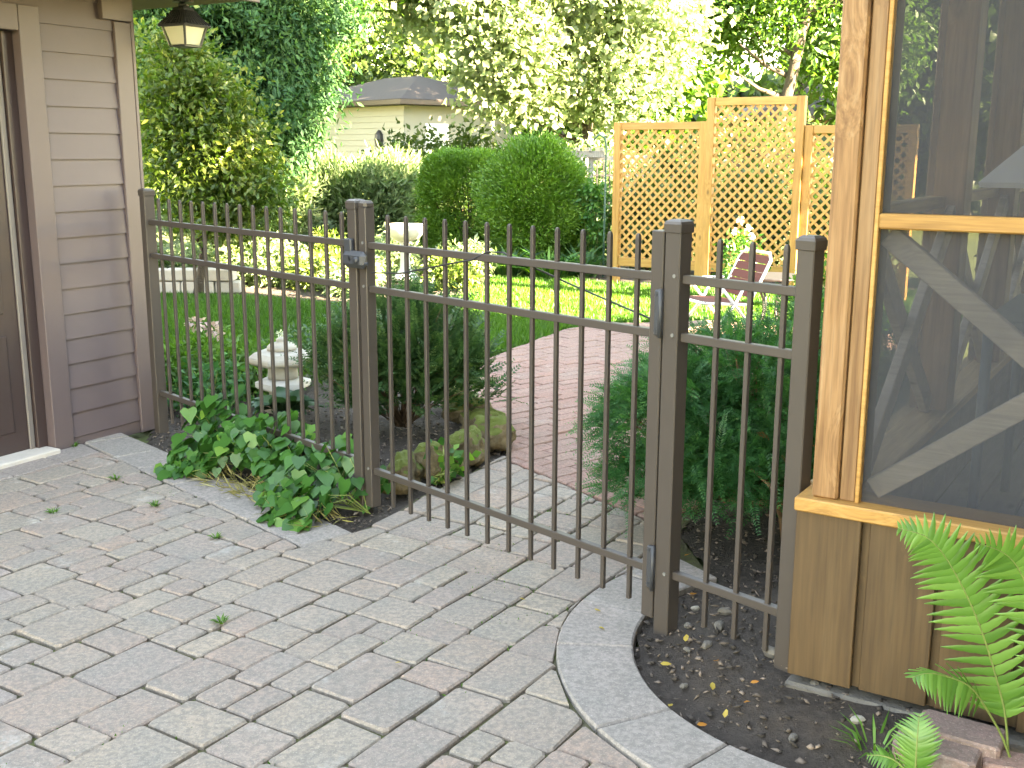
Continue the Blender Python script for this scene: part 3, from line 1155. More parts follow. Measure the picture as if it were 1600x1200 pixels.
# lawn
LAWN = [np.array(p) for p in [(-9, 6.4), (-3.4, 6.4), (-3.4, 7.9), (-2.6, 8.1), (-1.75, 7.8), (-1.2, 7.5), (-0.7, 7.35), (-0.3, 7.0), (-0.36, 7.31), (-0.29, 7.77), (-0.01, 8.45), (0.43, 9.39), (0.73, 9.64), (0.92, 9.76), (1.75, 9.98), (3.4, 9.22), (6.5, 9.0), (6.5, 12.1), (2.9, 12.0), (1.05, 12.75), (0.4, 13.6), (-0.2, 13.4), (-0.5, 11.6), (-1.3, 11.0), (-1.8, 10.95), (-2.7, 11.5), (-3.6, 11.65), (-9, 12.2)]]
lawn = sheet('lawn', LAWN, -0.03, M['thatch'])
g = np.random.default_rng(21)


def grass(name, poly, n, hmin, hmax, wdt, seed, keep=None, material='l_grass', z=-0.03, lean=0.45):
    g = np.random.default_rng(seed)
    Q = scatter(poly, n, g, keep)
    n = len(Q)
    P = np.stack([Q[:, 0], Q[:, 1], np.full(n, z)], 1)
    D = unit(np.array([0, 0, 1.0]) + g.normal(size=(n, 3)) * lean * np.array([1, 1, 0.2]))
    N = unit(rdirs(n, g) * np.array([1, 1, 0.2]))
    L_ = g.uniform(hmin, hmax, n)
    # mowed patches vary slowly over the lawn
    rv = 0.35 + 0.25 * np.sin(Q[:, 0] * 1.9 + 1.3 * np.sin(Q[:, 1] * 1.1)) * np.cos(Q[:, 1] * 1.6) + g.uniform(-0.3, 0.35, n)
    return leaf_obj(name, P, D, N, L_, wdt * g.uniform(0.7, 1.3, n), M[material], origin=(0, 0, 0), kind='stuff', rv=rv, fold=0.3)


grass('lawn_grass', LAWN, 150000, 0.05, 0.095, 0.0085, 22, lambda Q: (Q[:, 0] > -4.8) & (Q[:, 0] < 4.6))

# ------------------------------------------------------------------ garage (left)
EX = 0.1296
gar = empty('garage', gp(-1.5, -2.0, 0), 'mauve grey garage with lapped wooden siding and brown door', 'garage')
MB().gbox((-7.0, -0.02), (-5.0, -0.06), (0, 2.32)).build('wall', M['siding'], gar)


def lap(s0, s1, k, zc=None):
    z0 = 0.041 + EX * k
    z1 = z0 + EX + 0.012
    mb = MB()
    V = []
    for s_ in (s0, s1):
        V += [gp(s_, -0.02, z0), gp(s_, 0.015, z0), gp(s_, 0.0045, z1), gp(s_, -0.02, z1)]
    mb.add(V, [(0, 1, 2, 3), (7, 6, 5, 4), (0, 4, 5, 1), (1, 5, 6, 2), (2, 6, 7, 3), (3, 7, 4, 0)])
    mb.build('siding_board', M['siding'], gar)


MB().gbox((-0.534, -0.086), (-0.02, 0.010), (-0.03, 0.039)).build('skirt_board', M['trim'], gar, bevel=0.002)
for k in range(0, 16):
    lap(-0.534, -0.086, k)
lap(-2.2, -0.086, 16)
lap(-2.2, -0.172, 17)
MB().gbox((-0.085, 0.02), (-0.02, 0.026), (-0.03, 2.164)).build('corner_board', M['trim'], gar, bevel=0.003)
MB().gbox((0.021, 0.042), (-0.09, 0.029), (-0.03, 2.30)).build('corner_board', M['trim'], gar, bevel=0.003)
MB().gbox((-0.17, 0.019), (-0.02, 0.040), (2.167, 2.298)).build('frieze_block', M['trim'], gar, bevel=0.003)
MB().gbox((-0.652, -0.536), (-0.10, 0.024), (-0.02, 2.187)).build('door_casing', M['trim'], gar, bevel=0.003)
MB().gbox((-1.75, -0.654), (-0.10, 0.024), (2.066, 2.187)).build('door_casing', M['trim'], gar, bevel=0.003)
MB().gbox((-1.87, -1.752), (-0.10, 0.024), (-0.02, 2.187)).build('door_casing', M['trim'], gar, bevel=0.003)
dr = MB().gbox((-1.70, -0.70), (-0.10, -0.058), (0.02, 2.064)).build('door', M['door'], gar, bevel=0.003)
for z0, z1 in ((0.12, 0.62), (0.72, 1.30), (1.40, 1.95)):
    MB().gbox((-1.60, -0.815), (-0.070, -0.052), (z0, z1)).build('door_panel', M['door'], dr, bevel=0.01)
MB().gbox((-0.745, -0.715), (-0.06, -0.046), (0.02, 2.064)).build('edge_strip', M['strip'], dr, bevel=0.004)
kb = MB()
kb.tube([gp(-1.63, -0.06, 0.95), gp(-1.63, -0.01, 0.95)], 0.012, 8)
kb.lathe(gp(-1.63, 0.0, 0.93), [(0.006, 0), (0.026, 0.01), (0.03, 0.02), (0.026, 0.03), (0.006, 0.04)], 12)
kb.build('handle', M['zinc'], dr, smooth=True)
MB().gbox((-0.712, -0.654), (-0.10, -0.030), (0.0, 2.064)).build('door_jamb', M['door'], gar, bevel=0.003)
mb = MB()
ts = [(-1.75, -0.654)]
mb.gbox((-1.74, -0.66), (-0.10, 0.075), (-0.03, 0.022))
mb.build('door_sill', M['limestone'], gar, bevel=0.006)
MB().gbox((-7.2, 0.47), (-5.3, 0.50), (2.300, 2.325)).build('soffit', M['soffit'], gar)
MB().gbox((-7.2, 0.472), (0.502, 0.522), (2.285, 2.46)).build('fascia', M['trim'], gar, bevel=0.003)
mb = MB()
V = []
for s_ in (-7.3, 0.50):
    V += [gp(s_, 0.56, 2.40), gp(s_, -2.4, 3.75), gp(s_, -5.36, 2.40), gp(s_, -5.36, 2.33), gp(s_, -2.4, 3.68), gp(s_, 0.56, 2.33)]
mb.add(V, [(0, 1, 2, 3, 4, 5), (11, 10, 9, 8, 7, 6)] + [(i, 6 + i, 6 + (i + 1) % 6, (i + 1) % 6) for i in range(6)])
mb.build('roof', M['shingle'], gar)
MB().add([gp(-0.0, -5.0, 2.32), gp(-0.0, -0.06, 2.32), gp(-0.0, -2.4, 3.6), gp(-0.05, -5.0, 2.32), gp(-0.05, -0.06, 2.32), gp(-0.05, -2.4, 3.6)], [(0, 1, 2), (3, 5, 4), (0, 3, 4, 1), (1, 4, 5, 2), (2, 5, 3, 0)]).build('gable', M['siding'], gar)

# hanging lantern under the eave
LC = np.array([-1.775, 6.19])
lan = empty('hanging_lantern', (LC[0], LC[1], 2.06), 'black four sided lantern with frosted panes hanging under the eave', 'lantern')
rot = math.atan2(-LC[1], -LC[0])
q4 = lambda z0: (LC[0], LC[1], z0)
mb = MB().lathe(q4(0), [(0.135, 2.162), (0.140, 2.170), (0.095, 2.205), (0.060, 2.245), (0.052, 2.262), (0.02, 2.270)], 4, rot)
rf = mb.build('lantern_roof', M['lampblack'], lan)
mb = MB()
for i in range(4):
    a0, a1 = rot + i * pi / 2, rot + (i + 1) * pi / 2
    for k in range(9):
        t = (k + 0.5) / 9
        p0 = np.array([cos(a0), sin(a0)]) * (1 - t) + np.array([cos(a1), sin(a1)]) * t
        mb.tube([(LC[0] + p0[0] * 0.141, LC[1] + p0[1] * 0.141, 2.173), (LC[0] + p0[0] * 0.097, LC[1] + p0[1] * 0.097, 2.207), (LC[0] + p0[0] * 0.062, LC[1] + p0[1] * 0.062, 2.247)], 0.0045, 5)
mb.build('flute', M['lampblack'], rf)['kind'] = 'stuff'
MB().lathe(q4(0), [(0.03, 2.268), (0.03, 2.28), (0.012, 2.285), (0.012, 2.30)], 12).build('stem', M['lampblack'], lan, smooth=True)
MB().lathe(q4(0), [(0.055, 2.290), (0.055, 2.2995)], 16).build('ceiling_plate', M['lampblack'], lan)
for i in range(4):
    a0, a1 = rot + i * pi / 2, rot + (i + 1) * pi / 2
    d0, d1 = np.array([cos(a0), sin(a0)]), np.array([cos(a1), sin(a1)])
    rt, rb = 0.112, 0.078
    f_ = 0.93
    c0, c1 = d0 * f_ + d1 * (1 - f_) * 1.0, d1 * f_ + d0 * (1 - f_) * 1.0
    V = []
    for k_, z_ in ((rb, 2.070), (rt, 2.160)):
        for d_ in (c0, c1):
            V += [(LC[0] + d_[0] * k_, LC[1] + d_[1] * k_, z_), (LC[0] + d_[0] * (k_ - 0.004), LC[1] + d_[1] * (k_ - 0.004), z_)]
    MB().add(V, [(0, 2, 6, 4), (1, 5, 7, 3), (0, 1, 3, 2), (4, 6, 7, 5), (0, 4, 5, 1), (2, 3, 7, 6)]).build('pane', M['lampglass'], lan)
    MB().tube([(LC[0] + d0[0] * 0.080, LC[1] + d0[1] * 0.080, 2.066), (LC[0] + d0[0] * 0.114, LC[1] + d0[1] * 0.114, 2.163)], 0.0065, 6).build('bar', M['lampblack'], lan)
MB().lathe(q4(0), [(0.082, 2.058), (0.084, 2.066), (0.05, 2.069)], 4, rot).build('bottom_frame', M['lampblack'], lan)

# ------------------------------------------------------------------ screened porch (right)
por = empty('screened_porch', hp(0.07, 0.1, 0), 'wooden screened porch with cedar posts and cross braces', 'porch')
ZS0, ZS1 = 0.525, 0.565
# front wall
for k, (b0, b1) in enumerate([(0.0, 0.182), (0.206, 0.388), (0.412, 0.594), (0.618, 0.80), (0.824, 1.006), (1.03, 1.212), (1.236, 1.418), (1.442, 1.624), (1.648, 1.83), (1.854, 2.036), (2.06, 2.242), (2.266, 2.448), (2.472, 2.654), (2.678, 2.86), (2.884, 3.066), (3.09, 3.272)]):
    MB().hbox((0.002 * (k % 2), 0.024), (b0, b1), (0.02 + 0.004 * (k % 3), ZS0 - 0.001)).build('board', M['board_v'], por, bevel=0.002)
MB().hbox((0.0245, 0.045), (0.004, 3.29), (0.02, ZS0 - 0.001)).build('backing_board', M['board_v'], por)
MB().hbox((-0.018, 0.15), (-0.004, 3.3), (ZS0, ZS1)).build('sill', M['cedar_h'], por, bevel=0.004)
mb = MB().hbox((-0.006, 0.12), (-0.006, 3.3), (-0.16, -0.004))
mb.build('footing', M['concrete'], por, bevel=0.008)
MB().hbox((0.010, 0.150), (0.036, 0.108), (ZS1, 2.50)).build('corner_post', M['cedar_v'], por, bevel=0.006)
MB().hbox((0.024, 0.065), (0.110, 0.153), (ZS1, 2.50)).build('corner_stop', M['cedar_v'], por, bevel=0.003)
MB().hbox((0.016, 0.050), (0.1545, 0.166), (ZS1, 2.50)).build('screen_bead', M['cedar_h'], por, bevel=0.002)
pbs = [1.10, 2.20]
for b0 in pbs:
    MB().hbox((0.010, 0.150), (b0, b0 + 0.14), (ZS1, 2.50)).build('post', M['cedar_v'], por, bevel=0.005)
bays = [(0.167, 1.10), (1.24, 2.20), (2.34, 3.28)]
for i, (b0, b1) in enumerate(bays):
    MB().hbox((0.012, 0.060), (b0, b1), (1.320, 1.360)).build('mid_rail', M['cedar_h'], por, bevel=0.004)
    MB().hbox((0.040, 0.0415), (b0, b1), (ZS1 + 0.001, 1.319)).build('screen', M['screen'], por)
    MB().hbox((0.040, 0.0415), (b0, b1), (1.361, 2.499)).build('screen', M['screen'], por)
    for z0, z1, t in ((1.300, 0.585, 0.085), (0.585, 1.300, 0.118)):
        MB().beam(hp(t, b0 + 0.012, z0), hp(t, b1 - 0.012, z1), 0.058, np.append(A, 0), 0.03).build('brace', M['grey_brace'], por, bevel=0.003)
MB().hbox((0.0, 0.15), (-0.0, 3.3), (2.501, 2.70)).build('header', M['cedar_h'], por, bevel=0.004)
# side wall along the garden
apost = [1.30, 2.46, 3.62]
MB().hbox((0.152, 0.29), (0.012, 0.128), (ZS1, 2.50)).build('stud', M['board_v'], por, bevel=0.004)
MB().hbox((0.151, 3.9), (-0.018, 0.15), (ZS0, ZS1)).build('side_sill', M['cedar_ha'], por, bevel=0.004)
MB().hbox((0.122, 3.9), (-0.012, 0.12), (-0.16, 0.008)).build('footing', M['concrete'], por, bevel=0.008)
k = 0
a0 = 0.05
while a0 < 3.7:
    MB().hbox((a0, a0 + 0.182), (0.002 * (k % 2), 0.024), (0.02, ZS0 - 0.001)).build('board', M['board_v'], por, bevel=0.002)
    MB().hbox((a0, a0 + 0.200), (0.106, 0.126), (0.20, ZS0 - 0.001)).build('inner_board', M['deck'], por, bevel=0.002)
    a0 += 0.206
    k += 1
for a0 in apost:
    MB().hbox((a0, a0 + 0.14), (0.004, 0.14), (ZS1, 2.50)).build('post', M['cedar_v'], por, bevel=0.005)
sbays = [(0.292, 1.30), (1.44, 2.46), (2.60, 3.62)]
for a0, a1 in sbays:
    MB().hbox((a0, a1), (0.012, 0.075), (1.320, 1.360)).build('mid_rail', M['cedar_ha'], por, bevel=0.004)
    MB().hbox((a0, a1), (0.030, 0.0315), (ZS1 + 0.001, 1.319)).build('screen', M['screen'], por)
    MB().hbox((a0, a1), (0.030, 0.0315), (1.361, 2.499)).build('screen', M['screen'], por)
    for z0, z1, t in ((1.300, 0.585, 0.070), (0.585, 1.300, 0.103)):
        MB().beam(hp(a0 + 0.012, t, z0), hp(a1 - 0.012, t, z1), 0.075, np.append(B, 0), 0.03).build('brace', M['grey_brace'], por, bevel=0.003)
MB().hbox((0.151, 3.9), (0.0, 0.15), (2.501, 2.70)).build('header', M['cedar_ha'], por, bevel=0.004)
# far end wall
for b0 in (1.10, 2.20):
    MB().hbox((3.62, 3.76), (b0, b0 + 0.14), (ZS1, 2.50)).build('post', M['cedar_v'], por, bevel=0.005)
MB().hbox((3.62, 3.78), (0.151, 3.3), (ZS0, ZS1)).build('far_sill', M['cedar_h'], por, bevel=0.004)
MB().hbox((3.64, 3.66), (0.151, 3.3), (0.02, ZS0 - 0.001)).build('far_board', M['board_v'], por)
MB().hbox((3.62, 3.76), (0.151, 3.3), (2.501, 2.70)).build('header', M['cedar_h'], por)
for b0, b1 in ((0.145, 1.10), (1.24, 2.20), (2.34, 3.28)):
    MB().hbox((3.66, 3.70), (b0, b1), (1.320, 1.360)).build('mid_rail', M['cedar_h'], por)
    MB().hbox((3.70, 3.7015), (b0, b1), (ZS1 + 0.001, 2.499)).build('screen', M['screen'], por)
# deck boards
k = 0
b0 = 0.13
while b0 < 3.35:
    MB().hbox((0.052, 3.61), (b0, b0 + 0.134), (0.165, 0.20)).build('deck_board', M['deck'], por, bevel=0.003)
    b0 += 0.140
# roof of the porch
mb = MB()
V = []
for a0 in (-0.45, 4.2):
    V += [hp(a0, -0.45, 2.62), hp(a0, 1.8, 3.70), hp(a0, 3.4, 3.70), hp(a0, 3.4, 2.72), hp(a0, 1.8, 2.72), hp(a0, -0.45, 2.72 - 0.18)]
mb.add(V, [(0, 1, 2, 3, 4, 5), (11, 10, 9, 8, 7, 6)] + [(i, 6 + i, 6 + (i + 1) % 6, (i + 1) % 6) for i in range(6)])
mb.build('roof', M['shingle'], por)

# furniture inside the porch
TC = hp(1.22, 0.73)
tab = empty('porch_table', (TC[0], TC[1], 0.20), 'square table with blue grey legs inside the screened porch', 'table')
MB().hbox((0.86, 1.66), (0.30, 1.20), (0.945, 0.985)).build('table_top', M['table_teal'], tab, bevel=0.008)
MB().hbox((0.92, 1.60), (0.36, 1.14), (0.875, 0.944)).build('apron', M['table_teal'], tab, bevel=0.004)
for a_, b_ in ((0.89, 0.325), (0.89, 1.175), (1.63, 0.325), (1.63, 1.175)):
    p = hp(a_, b_)
    MB().tube([(p[0], p[1], pz(0.20)), (p[0], p[1], pz(0.944))], 0.017, 10).build('leg', M['leg_blue'], tab, smooth=True)
lp = empty('table_lamp', (TC[0], TC[1], 1.003), 'lamp with wide grey sloping shade on the porch table', 'lamp')
MB().lathe((TC[0], TC[1], 0.018), [(0.12, 0.985), (0.12, 1.0), (0.03, 1.03), (0.02, 1.10), (0.045, 1.18), (0.02, 1.28), (0.012, 1.32), (0.012, 1.60)], 16).build('base', M['dark_seat'], lp, smooth=True)
MB().lathe((TC[0], TC[1], 0.018), [(0.62, 1.395), (0.625, 1.41), (0.14, 1.78), (0.135, 1.775)], 4, TB + pi / 4).build('shade', M['cloth_grey'], lp)
ch = empty('porch_chair', hp(1.95, 0.80, 0.20), 'dark chair with white cushion beside the porch table', 'chair')
MB().hbox((1.80, 2.20), (0.58, 1.02), (0.62, 0.66)).build('seat', M['dark_seat'], ch, bevel=0.01)
MB().hbox((2.19, 2.23), (0.58, 1.02), (0.72, 1.15)).build('backrest', M['dark_seat'], ch, bevel=0.01)
mb = MB()
mb.lathe(hp(2.0, 0.80, -0.024), [(0.05, 0.661), (0.19, 0.675), (0.215, 0.72), (0.19, 0.765), (0.05, 0.785)], 20)
mb.build('cushion', M['white_cushion'], ch, smooth=True)
for a_, b_ in ((1.82, 0.60), (1.82, 1.0)):
    p = hp(a_, b_)
    MB().tube([(p[0], p[1], pz(0.20)), (p[0], p[1], pz(0.62))], 0.014, 8).build('leg', M['dark_seat'], ch)
for a_, b_ in ((2.21, 0.60), (2.21, 1.0)):
    p = hp(a_, b_)
    MB().tube([(p[0], p[1], pz(0.20)), (p[0], p[1], pz(0.73))], 0.014, 8).build('leg', M['dark_seat'], ch)

# ------------------------------------------------------------------ main house beyond the porch, out of the frame to the right
hs = empty('main_house', hp(1.0, 6.5, 0), 'two storey mauve grey house standing to the right of the porch', 'house')
MB().hbox((-7.0, HOUSE_A), (3.42, 11.0), (-0.05, 6.2)).build('wall', M['greybrown_wall'], hs)
mb = MB()
V = []
for a0 in (-7.4, HOUSE_A + 0.4):
    V += [hp(a0, 3.0, 6.15), hp(a0, 7.2, 9.3), hp(a0, 11.4, 6.15), hp(a0, 11.4, 6.0), hp(a0, 7.2, 9.15), hp(a0, 3.0, 6.0)]
mb.add(V, [(0, 1, 2, 3, 4, 5), (11, 10, 9, 8, 7, 6)] + [(i, 6 + i, 6 + (i + 1) % 6, (i + 1) % 6) for i in range(6)])
mb.build('roof', M['shingle'], hs)
for a0 in (-6.9, HOUSE_A - 0.05):
    MB().add([hp(a0, 3.42, 6.15), hp(a0, 11.0, 6.15), hp(a0, 7.2, 9.1), hp(a0 - 0.05, 3.42, 6.15), hp(a0 - 0.05, 11.0, 6.15), hp(a0 - 0.05, 7.2, 9.1)], [(0, 1, 2), (5, 4, 3), (0, 3, 4, 1), (1, 4, 5, 2), (2, 5, 3, 0)]).build('gable', M['greybrown_wall'], hs)
for a0 in (-5.5, -3.0):
    w_ = MB().hbox((a0, a0 + 1.2), (3.38, 3.42), (1.0, 2.2)).build('window', M['trim'], hs)
    MB().hbox((a0 + 0.08, a0 + 1.12), (3.37, 3.379), (1.08, 2.12)).build('pane', M['lampblack'], w_)

# ------------------------------------------------------------------ fence and gate


def picket(u, z0, parent, th, ztop=1.267, half=0.0074, zb=0.057):
    mb = MB()
    V, F = [], []
    c = fp(u, 0, 0, th)
    t, n_ = np.array([cos(th), sin(th), 0]), np.array([sin(th), -cos(th), 0])
    for z, h in ((zb, half), (ztop - 0.014, half), (ztop - 0.006, half * 0.86), (ztop, half * 0.55)):
        V += [c + t * i * h + n_ * j * h + np.array([0, 0, z]) for i, j in ((-1, -1), (1, -1), (1, 1), (-1, 1))]
    for k in range(3):
        F += [(4 * k + i, 4 * k + (i + 1) % 4, 4 * k + 4 + (i + 1) % 4, 4 * k + 4 + i) for i in range(4)]
    F += [(3, 2, 1, 0), (12, 13, 14, 15)]
    return mb.add(V, F).build('picket', M['bronze'], parent, bevel=0.0015)


def post(u, th, ztop, parent, half=0.0288, cap=True):
    MB().fbox((u - half, u + half), (-half, half), (-0.06, ztop - 0.014), th).build('post', M['bronze'], parent, bevel=0.003)
    if cap:
        mb = MB()
        V = []
        c = fp(u, 0, 0, th)
        t, n_ = np.array([cos(th), sin(th), 0]), np.array([sin(th), -cos(th), 0])
        for z, h in ((ztop - 0.040, half + 0.0035), (ztop - 0.014, half + 0.0045), (ztop - 0.006, half + 0.001), (ztop, half * 0.62)):
            V += [c + t * i * h + n_ * j * h + np.array([0, 0, z]) for i, j in ((-1, -1), (1, -1), (1, 1), (-1, 1))]
        F = []
        for k in range(3):
            F += [(4 * k + i, 4 * k + (i + 1) % 4, 4 * k + 4 + (i + 1) % 4, 4 * k + 4 + i) for i in range(4)]
        F += [(3, 2, 1, 0), (12, 13, 14, 15)]
        mb.add(V, F).build('post_cap', M['bronze'], parent, bevel=0.002)


def rail(u0, u1, z, th, parent, h=0.0132, w=0.0125):
    return MB().fbox((u0, u1), (-w, w), (z - h, z + h), th).build('rail', M['bronze'], parent, bevel=0.002)


def screw(u, n, z, th, parent):
    d = np.array([sin(th), -cos(th), 0])
    p = fp(u, n, z, th)
    MB().tube([p, p + d * 0.004], 0.006, 8).build('screw', M['zinc'], parent)


fl = empty('metal_fence', fp(-1.1, 0, 0, TH_L), 'longer bronze metal fence run between the garage and the gate', 'fence', None)
UL = -1.9584
for i in range(15):
    picket(UL + i * SP, 0, fl, TH_L)
post(-2.09, TH_L, 1.315, fl)
post(-0.207, TH_L, 1.322, fl)
for z in (1.140, 0.963, 0.212):
    rail(-2.06, -0.239, z, TH_L, fl)
fr_ = empty('metal_fence', fp(1.70, 0, 0, TH_G), 'short bronze fence section with three pickets against the porch', 'fence', None)
for i in range(3):
    picket(1.603 + i * 0.1125, 0, fr_, TH_G)
UH = 1.4505
ch_ = fp(UH, 0, 0, TH_G)
post(UH, TH_G, 1.318, fr_)
post(1.903, TH_G, 1.296, fr_, 0.027)
for z in (1.140, 0.963, 0.195):
    rail(UH + 0.029, 1.876, z, TH_G, fr_)
for z in (1.150, 0.970, 0.2):
    screw(UH + 0.012, 0.0288, z, TH_G, fr_)
gt = empty('gate', fp(0.65, 0, 0, TH_G), 'closed bronze metal garden gate with black latch and hinges', 'gate', None)
for i in range(12):
    picket(i * SP, 0, gt, TH_G)
UA, UB = -0.142, 1.388
hw = 0.0238
for u in (UA, UB):
    MB().fbox((u - hw, u + hw), (-hw, hw), (0.03, 1.292 if u < 0 else 1.282), TH_G).build('upright', M['bronze'], gt, bevel=0.003)
MB().fbox((UA - hw - 0.002, UA + hw + 0.002), (-hw - 0.002, hw + 0.002), (1.285, 1.318), TH_G).build('upright_cap', M['bronze'], gt, bevel=0.010)
for z in (1.140, 0.963, 0.190):
    rail(UA + hw, UB - hw, z, TH_G, gt)
    screw(UA + 0.004, hw, z + 0.01, TH_G, gt)
# latch on gate and post: rounded body with lever and keeper
mb = MB()
mb.fbox((UA - 0.092, UA + 0.058), (0.030, 0.068), (1.048, 1.118), TH_G)
lt = mb.build('latch', M['cast'], gt, bevel=0.018)
mb = MB().fbox((UA - 0.09, UA - 0.040), (0.034, 0.054), (1.10, 1.165), TH_G)
mb.build('keeper', M['cast'], lt, bevel=0.005)
mb = MB().tube([fp(UA + 0.02, 0.062, 1.083), fp(UA + 0.02, 0.078, 1.083)], 0.014, 12)
mb.build('lever', M['cast'], lt, smooth=True)
MB().tube([fp(UA - 0.03, 0.06, 1.09), fp(UA - 0.03, 0.068, 1.09)], 0.012, 12).build('lock', M['cast'], lt, smooth=True)
mb = MB().tube([fp(UA + 0.045, 0.05, 1.07), fp(UA + 0.075, 0.05, 1.072)], 0.007, 8)
mb.build('bolt', M['cast'], lt)
for z0, z1 in ((0.962, 1.104), (0.137, 0.280)):
    mb = MB().fbox((UB + 0.002, UB + 0.036), (hw, hw + 0.013), (z0, z1), TH_G)
    hg = mb.build('hinge', M['cast'], gt, bevel=0.005)
    MB().tube([fp(UB + 0.030, hw + 0.013, z0 - 0.004), fp(UB + 0.030, hw + 0.013, z1 + 0.004)], 0.0075, 10).build('pin', M['cast'], hg, smooth=True)
    for zz in (z0 + 0.015, z1 - 0.015):
        p = fp(UB + 0.012, hw + 0.013, zz)
        MB().tube([p, p + np.array([sin(TH_G), -cos(TH_G), 0]) * 0.003], 0.005, 8).build('bolt', M['cast'], hg)
# thin cord looped over the gate rail
cd = MB().tube([fp(UA + 0.07, 0.03, 1.035), fp(0.1, 0.022, 1.045), fp(0.3, 0.02, 1.085), fp(0.42, 0.018, 1.110), fp(0.52, 0.016, 1.128), fp(0.60, 0.006, 1.163), fp(0.66, -0.014, 1.163), fp(0.74, -0.018, 1.135), fp(0.86, -0.018, 1.110), fp(0.98, -0.02, 1.080), fp(1.18, -0.022, 1.035), fp(1.34, -0.022, 1.0), fp(1.365, -0.02, 0.99)], 0.0035, 6)
o = cd.build('cord', M['iron'], None, fp(0.65, 0, 0))
props(o, 'thin dark cord strung along behind the gate rail', 'cord')

# ------------------------------------------------------------------ lattice screens
TRO = np.array([1.16, 12.92])
TRA = R(-31)
tx, tn = np.array([cos(TRA), sin(TRA)]), np.array([-sin(TRA), cos(TRA)])


def tp(x, y, z):
    p = TRO + x * tx + y * tn
    return np.array([p[0], p[1], z])


def tbox(x, y, z):
    return MB().obox(tp(sum(x) / 2, sum(y) / 2, sum(z) / 2), np.append(tx, 0) * (x[1] - x[0]), np.append(tn, 0) * (y[1] - y[0]), (0, 0, z[1] - z[0]))


def lattice(x0, x1, z0, z1, y, label, slat_gap=0.108):
    t = empty('lattice_screen', tp((x0 + x1) / 2, y, 0), label, 'trellis')
    for xa in (x0, x1 - 0.085):
        tbox((xa, xa + 0.085), (y, y + 0.085), (-0.05, z1)).build('post', M['pine_v'], t, bevel=0.004)
    tbox((x0 + 0.086, x1 - 0.086), (y + 0.012, y + 0.07), (z1 - 0.085, z1 - 0.002)).build('top_rail', M['pine_h'], t, bevel=0.004)
    tbox((x0 + 0.086, x1 - 0.086), (y + 0.012, y + 0.07), (z0, z0 + 0.10)).build('bottom_rail', M['pine_h'], t, bevel=0.004)
    xa, xb, za, zb_ = x0 + 0.087, x1 - 0.087, z0 + 0.10, z1 - 0.087
    w, hgt = xb - xa, zb_ - za
    for layer, sg in ((0, 1), (1, -1)):
        k = -hgt
        while k < w:
            # line z = sg*(x-k): clipped to the opening
            pts = []
            for s0 in (max(0, k), min(w, k + hgt)):
                pts.append((s0, (s0 - k) if sg > 0 else hgt - (s0 - k)))
            (p0, q0), (p1, q1) = pts
            if p1 - p0 > 0.03:
                yy = y + (0.036 if layer == 0 else 0.0445)
                a_, b_ = tp(xa + p0, yy, za + q0), tp(xa + p1, yy, za + q1)
                MB().beam(a_, b_, 0.027, np.append(tn, 0), 0.008).build('slat', M['slat'], t)
            k += slat_gap
    return t


lattice(0.0, 1.13, 0.19, 1.83, 0.0, 'lower lattice screen on the left, next to the clipped bushes')
lattice(1.135, 2.21, 0.19, 2.08, -0.03, 'tallest lattice screen in the middle of the three')
lattice(2.215, 3.35, 0.19, 1.78, 0.0, 'lower lattice screen on the right, half hidden by the porch post')

# ------------------------------------------------------------------ lawn chair and iron table
lc = empty('lawn_chair', (1.78, 9.0, 0), 'folding lawn chair with white frame and dark red webbing', 'chair')
CO = np.array([1.70, 9.05])
CS = 0.87
cth = R(200)                                     # faces left and slightly towards the gate
cx, cy = np.array([cos(cth), sin(cth)]), np.array([-sin(cth), cos(cth)])


def cp(f_, s_, z):
    p = CO + CS * (f_ * cx + s_ * cy)
    return np.array([p[0], p[1], CS * z])


W_ = 0.27
mb = MB()
bk = lambda s_: [cp(-0.20, s_, 0.36), cp(-0.34, s_, 0.62), cp(-0.40, s_, 0.74)]
mb.tube([cp(-0.18, -W_, 0.30)] + bk(-W_) + [cp(-0.425, -W_ + 0.06, 0.80), cp(-0.425, W_ - 0.06, 0.80)] + bk(W_)[::-1] + [cp(-0.18, W_, 0.30)], 0.0125, 8)
mb.build('back_frame', M['alu'], lc, smooth=True)
mb = MB()
mb.tube([cp(-0.20, -W_, 0.33), cp(0.26, -W_, 0.36), cp(0.30, -W_ + 0.04, 0.365), cp(0.30, W_ - 0.04, 0.365), cp(0.26, W_, 0.36), cp(-0.20, W_, 0.33)], 0.0125, 8)
mb.build('seat_frame', M['alu'], lc, smooth=True)
for sgn in (-1, 1):
    s_ = sgn * (W_ + 0.025)
    MB().tube([cp(0.27, s_, 0.0), cp(-0.02, s_, 0.34), cp(-0.12, s_, 0.52)], 0.0125, 8).build('leg', M['alu'], lc, smooth=True)
    MB().tube([cp(-0.32, s_, 0.0), cp(-0.05, s_, 0.30), cp(0.14, s_, 0.52)], 0.0125, 8).build('leg', M['alu'], lc, smooth=True)
    MB().beam(cp(-0.24, s_, 0.535), cp(0.26, s_, 0.535), 0.036, (0, 0, 1), 0.018).build('armrest', M['alu'], lc, bevel=0.006)
mb = MB()
MB().tube([cp(0.27, -W_ - 0.02, 0.015), cp(0.27, W_ + 0.02, 0.015)], 0.011, 8).build('foot_bar', M['alu'], lc, smooth=True)
MB().tube([cp(-0.32, -W_ - 0.02, 0.015), cp(-0.32, W_ + 0.02, 0.015)], 0.011, 8).build('foot_bar', M['alu'], lc, smooth=True)
bp = [np.array([-0.215, 0.39]), np.array([-0.415, 0.775])]
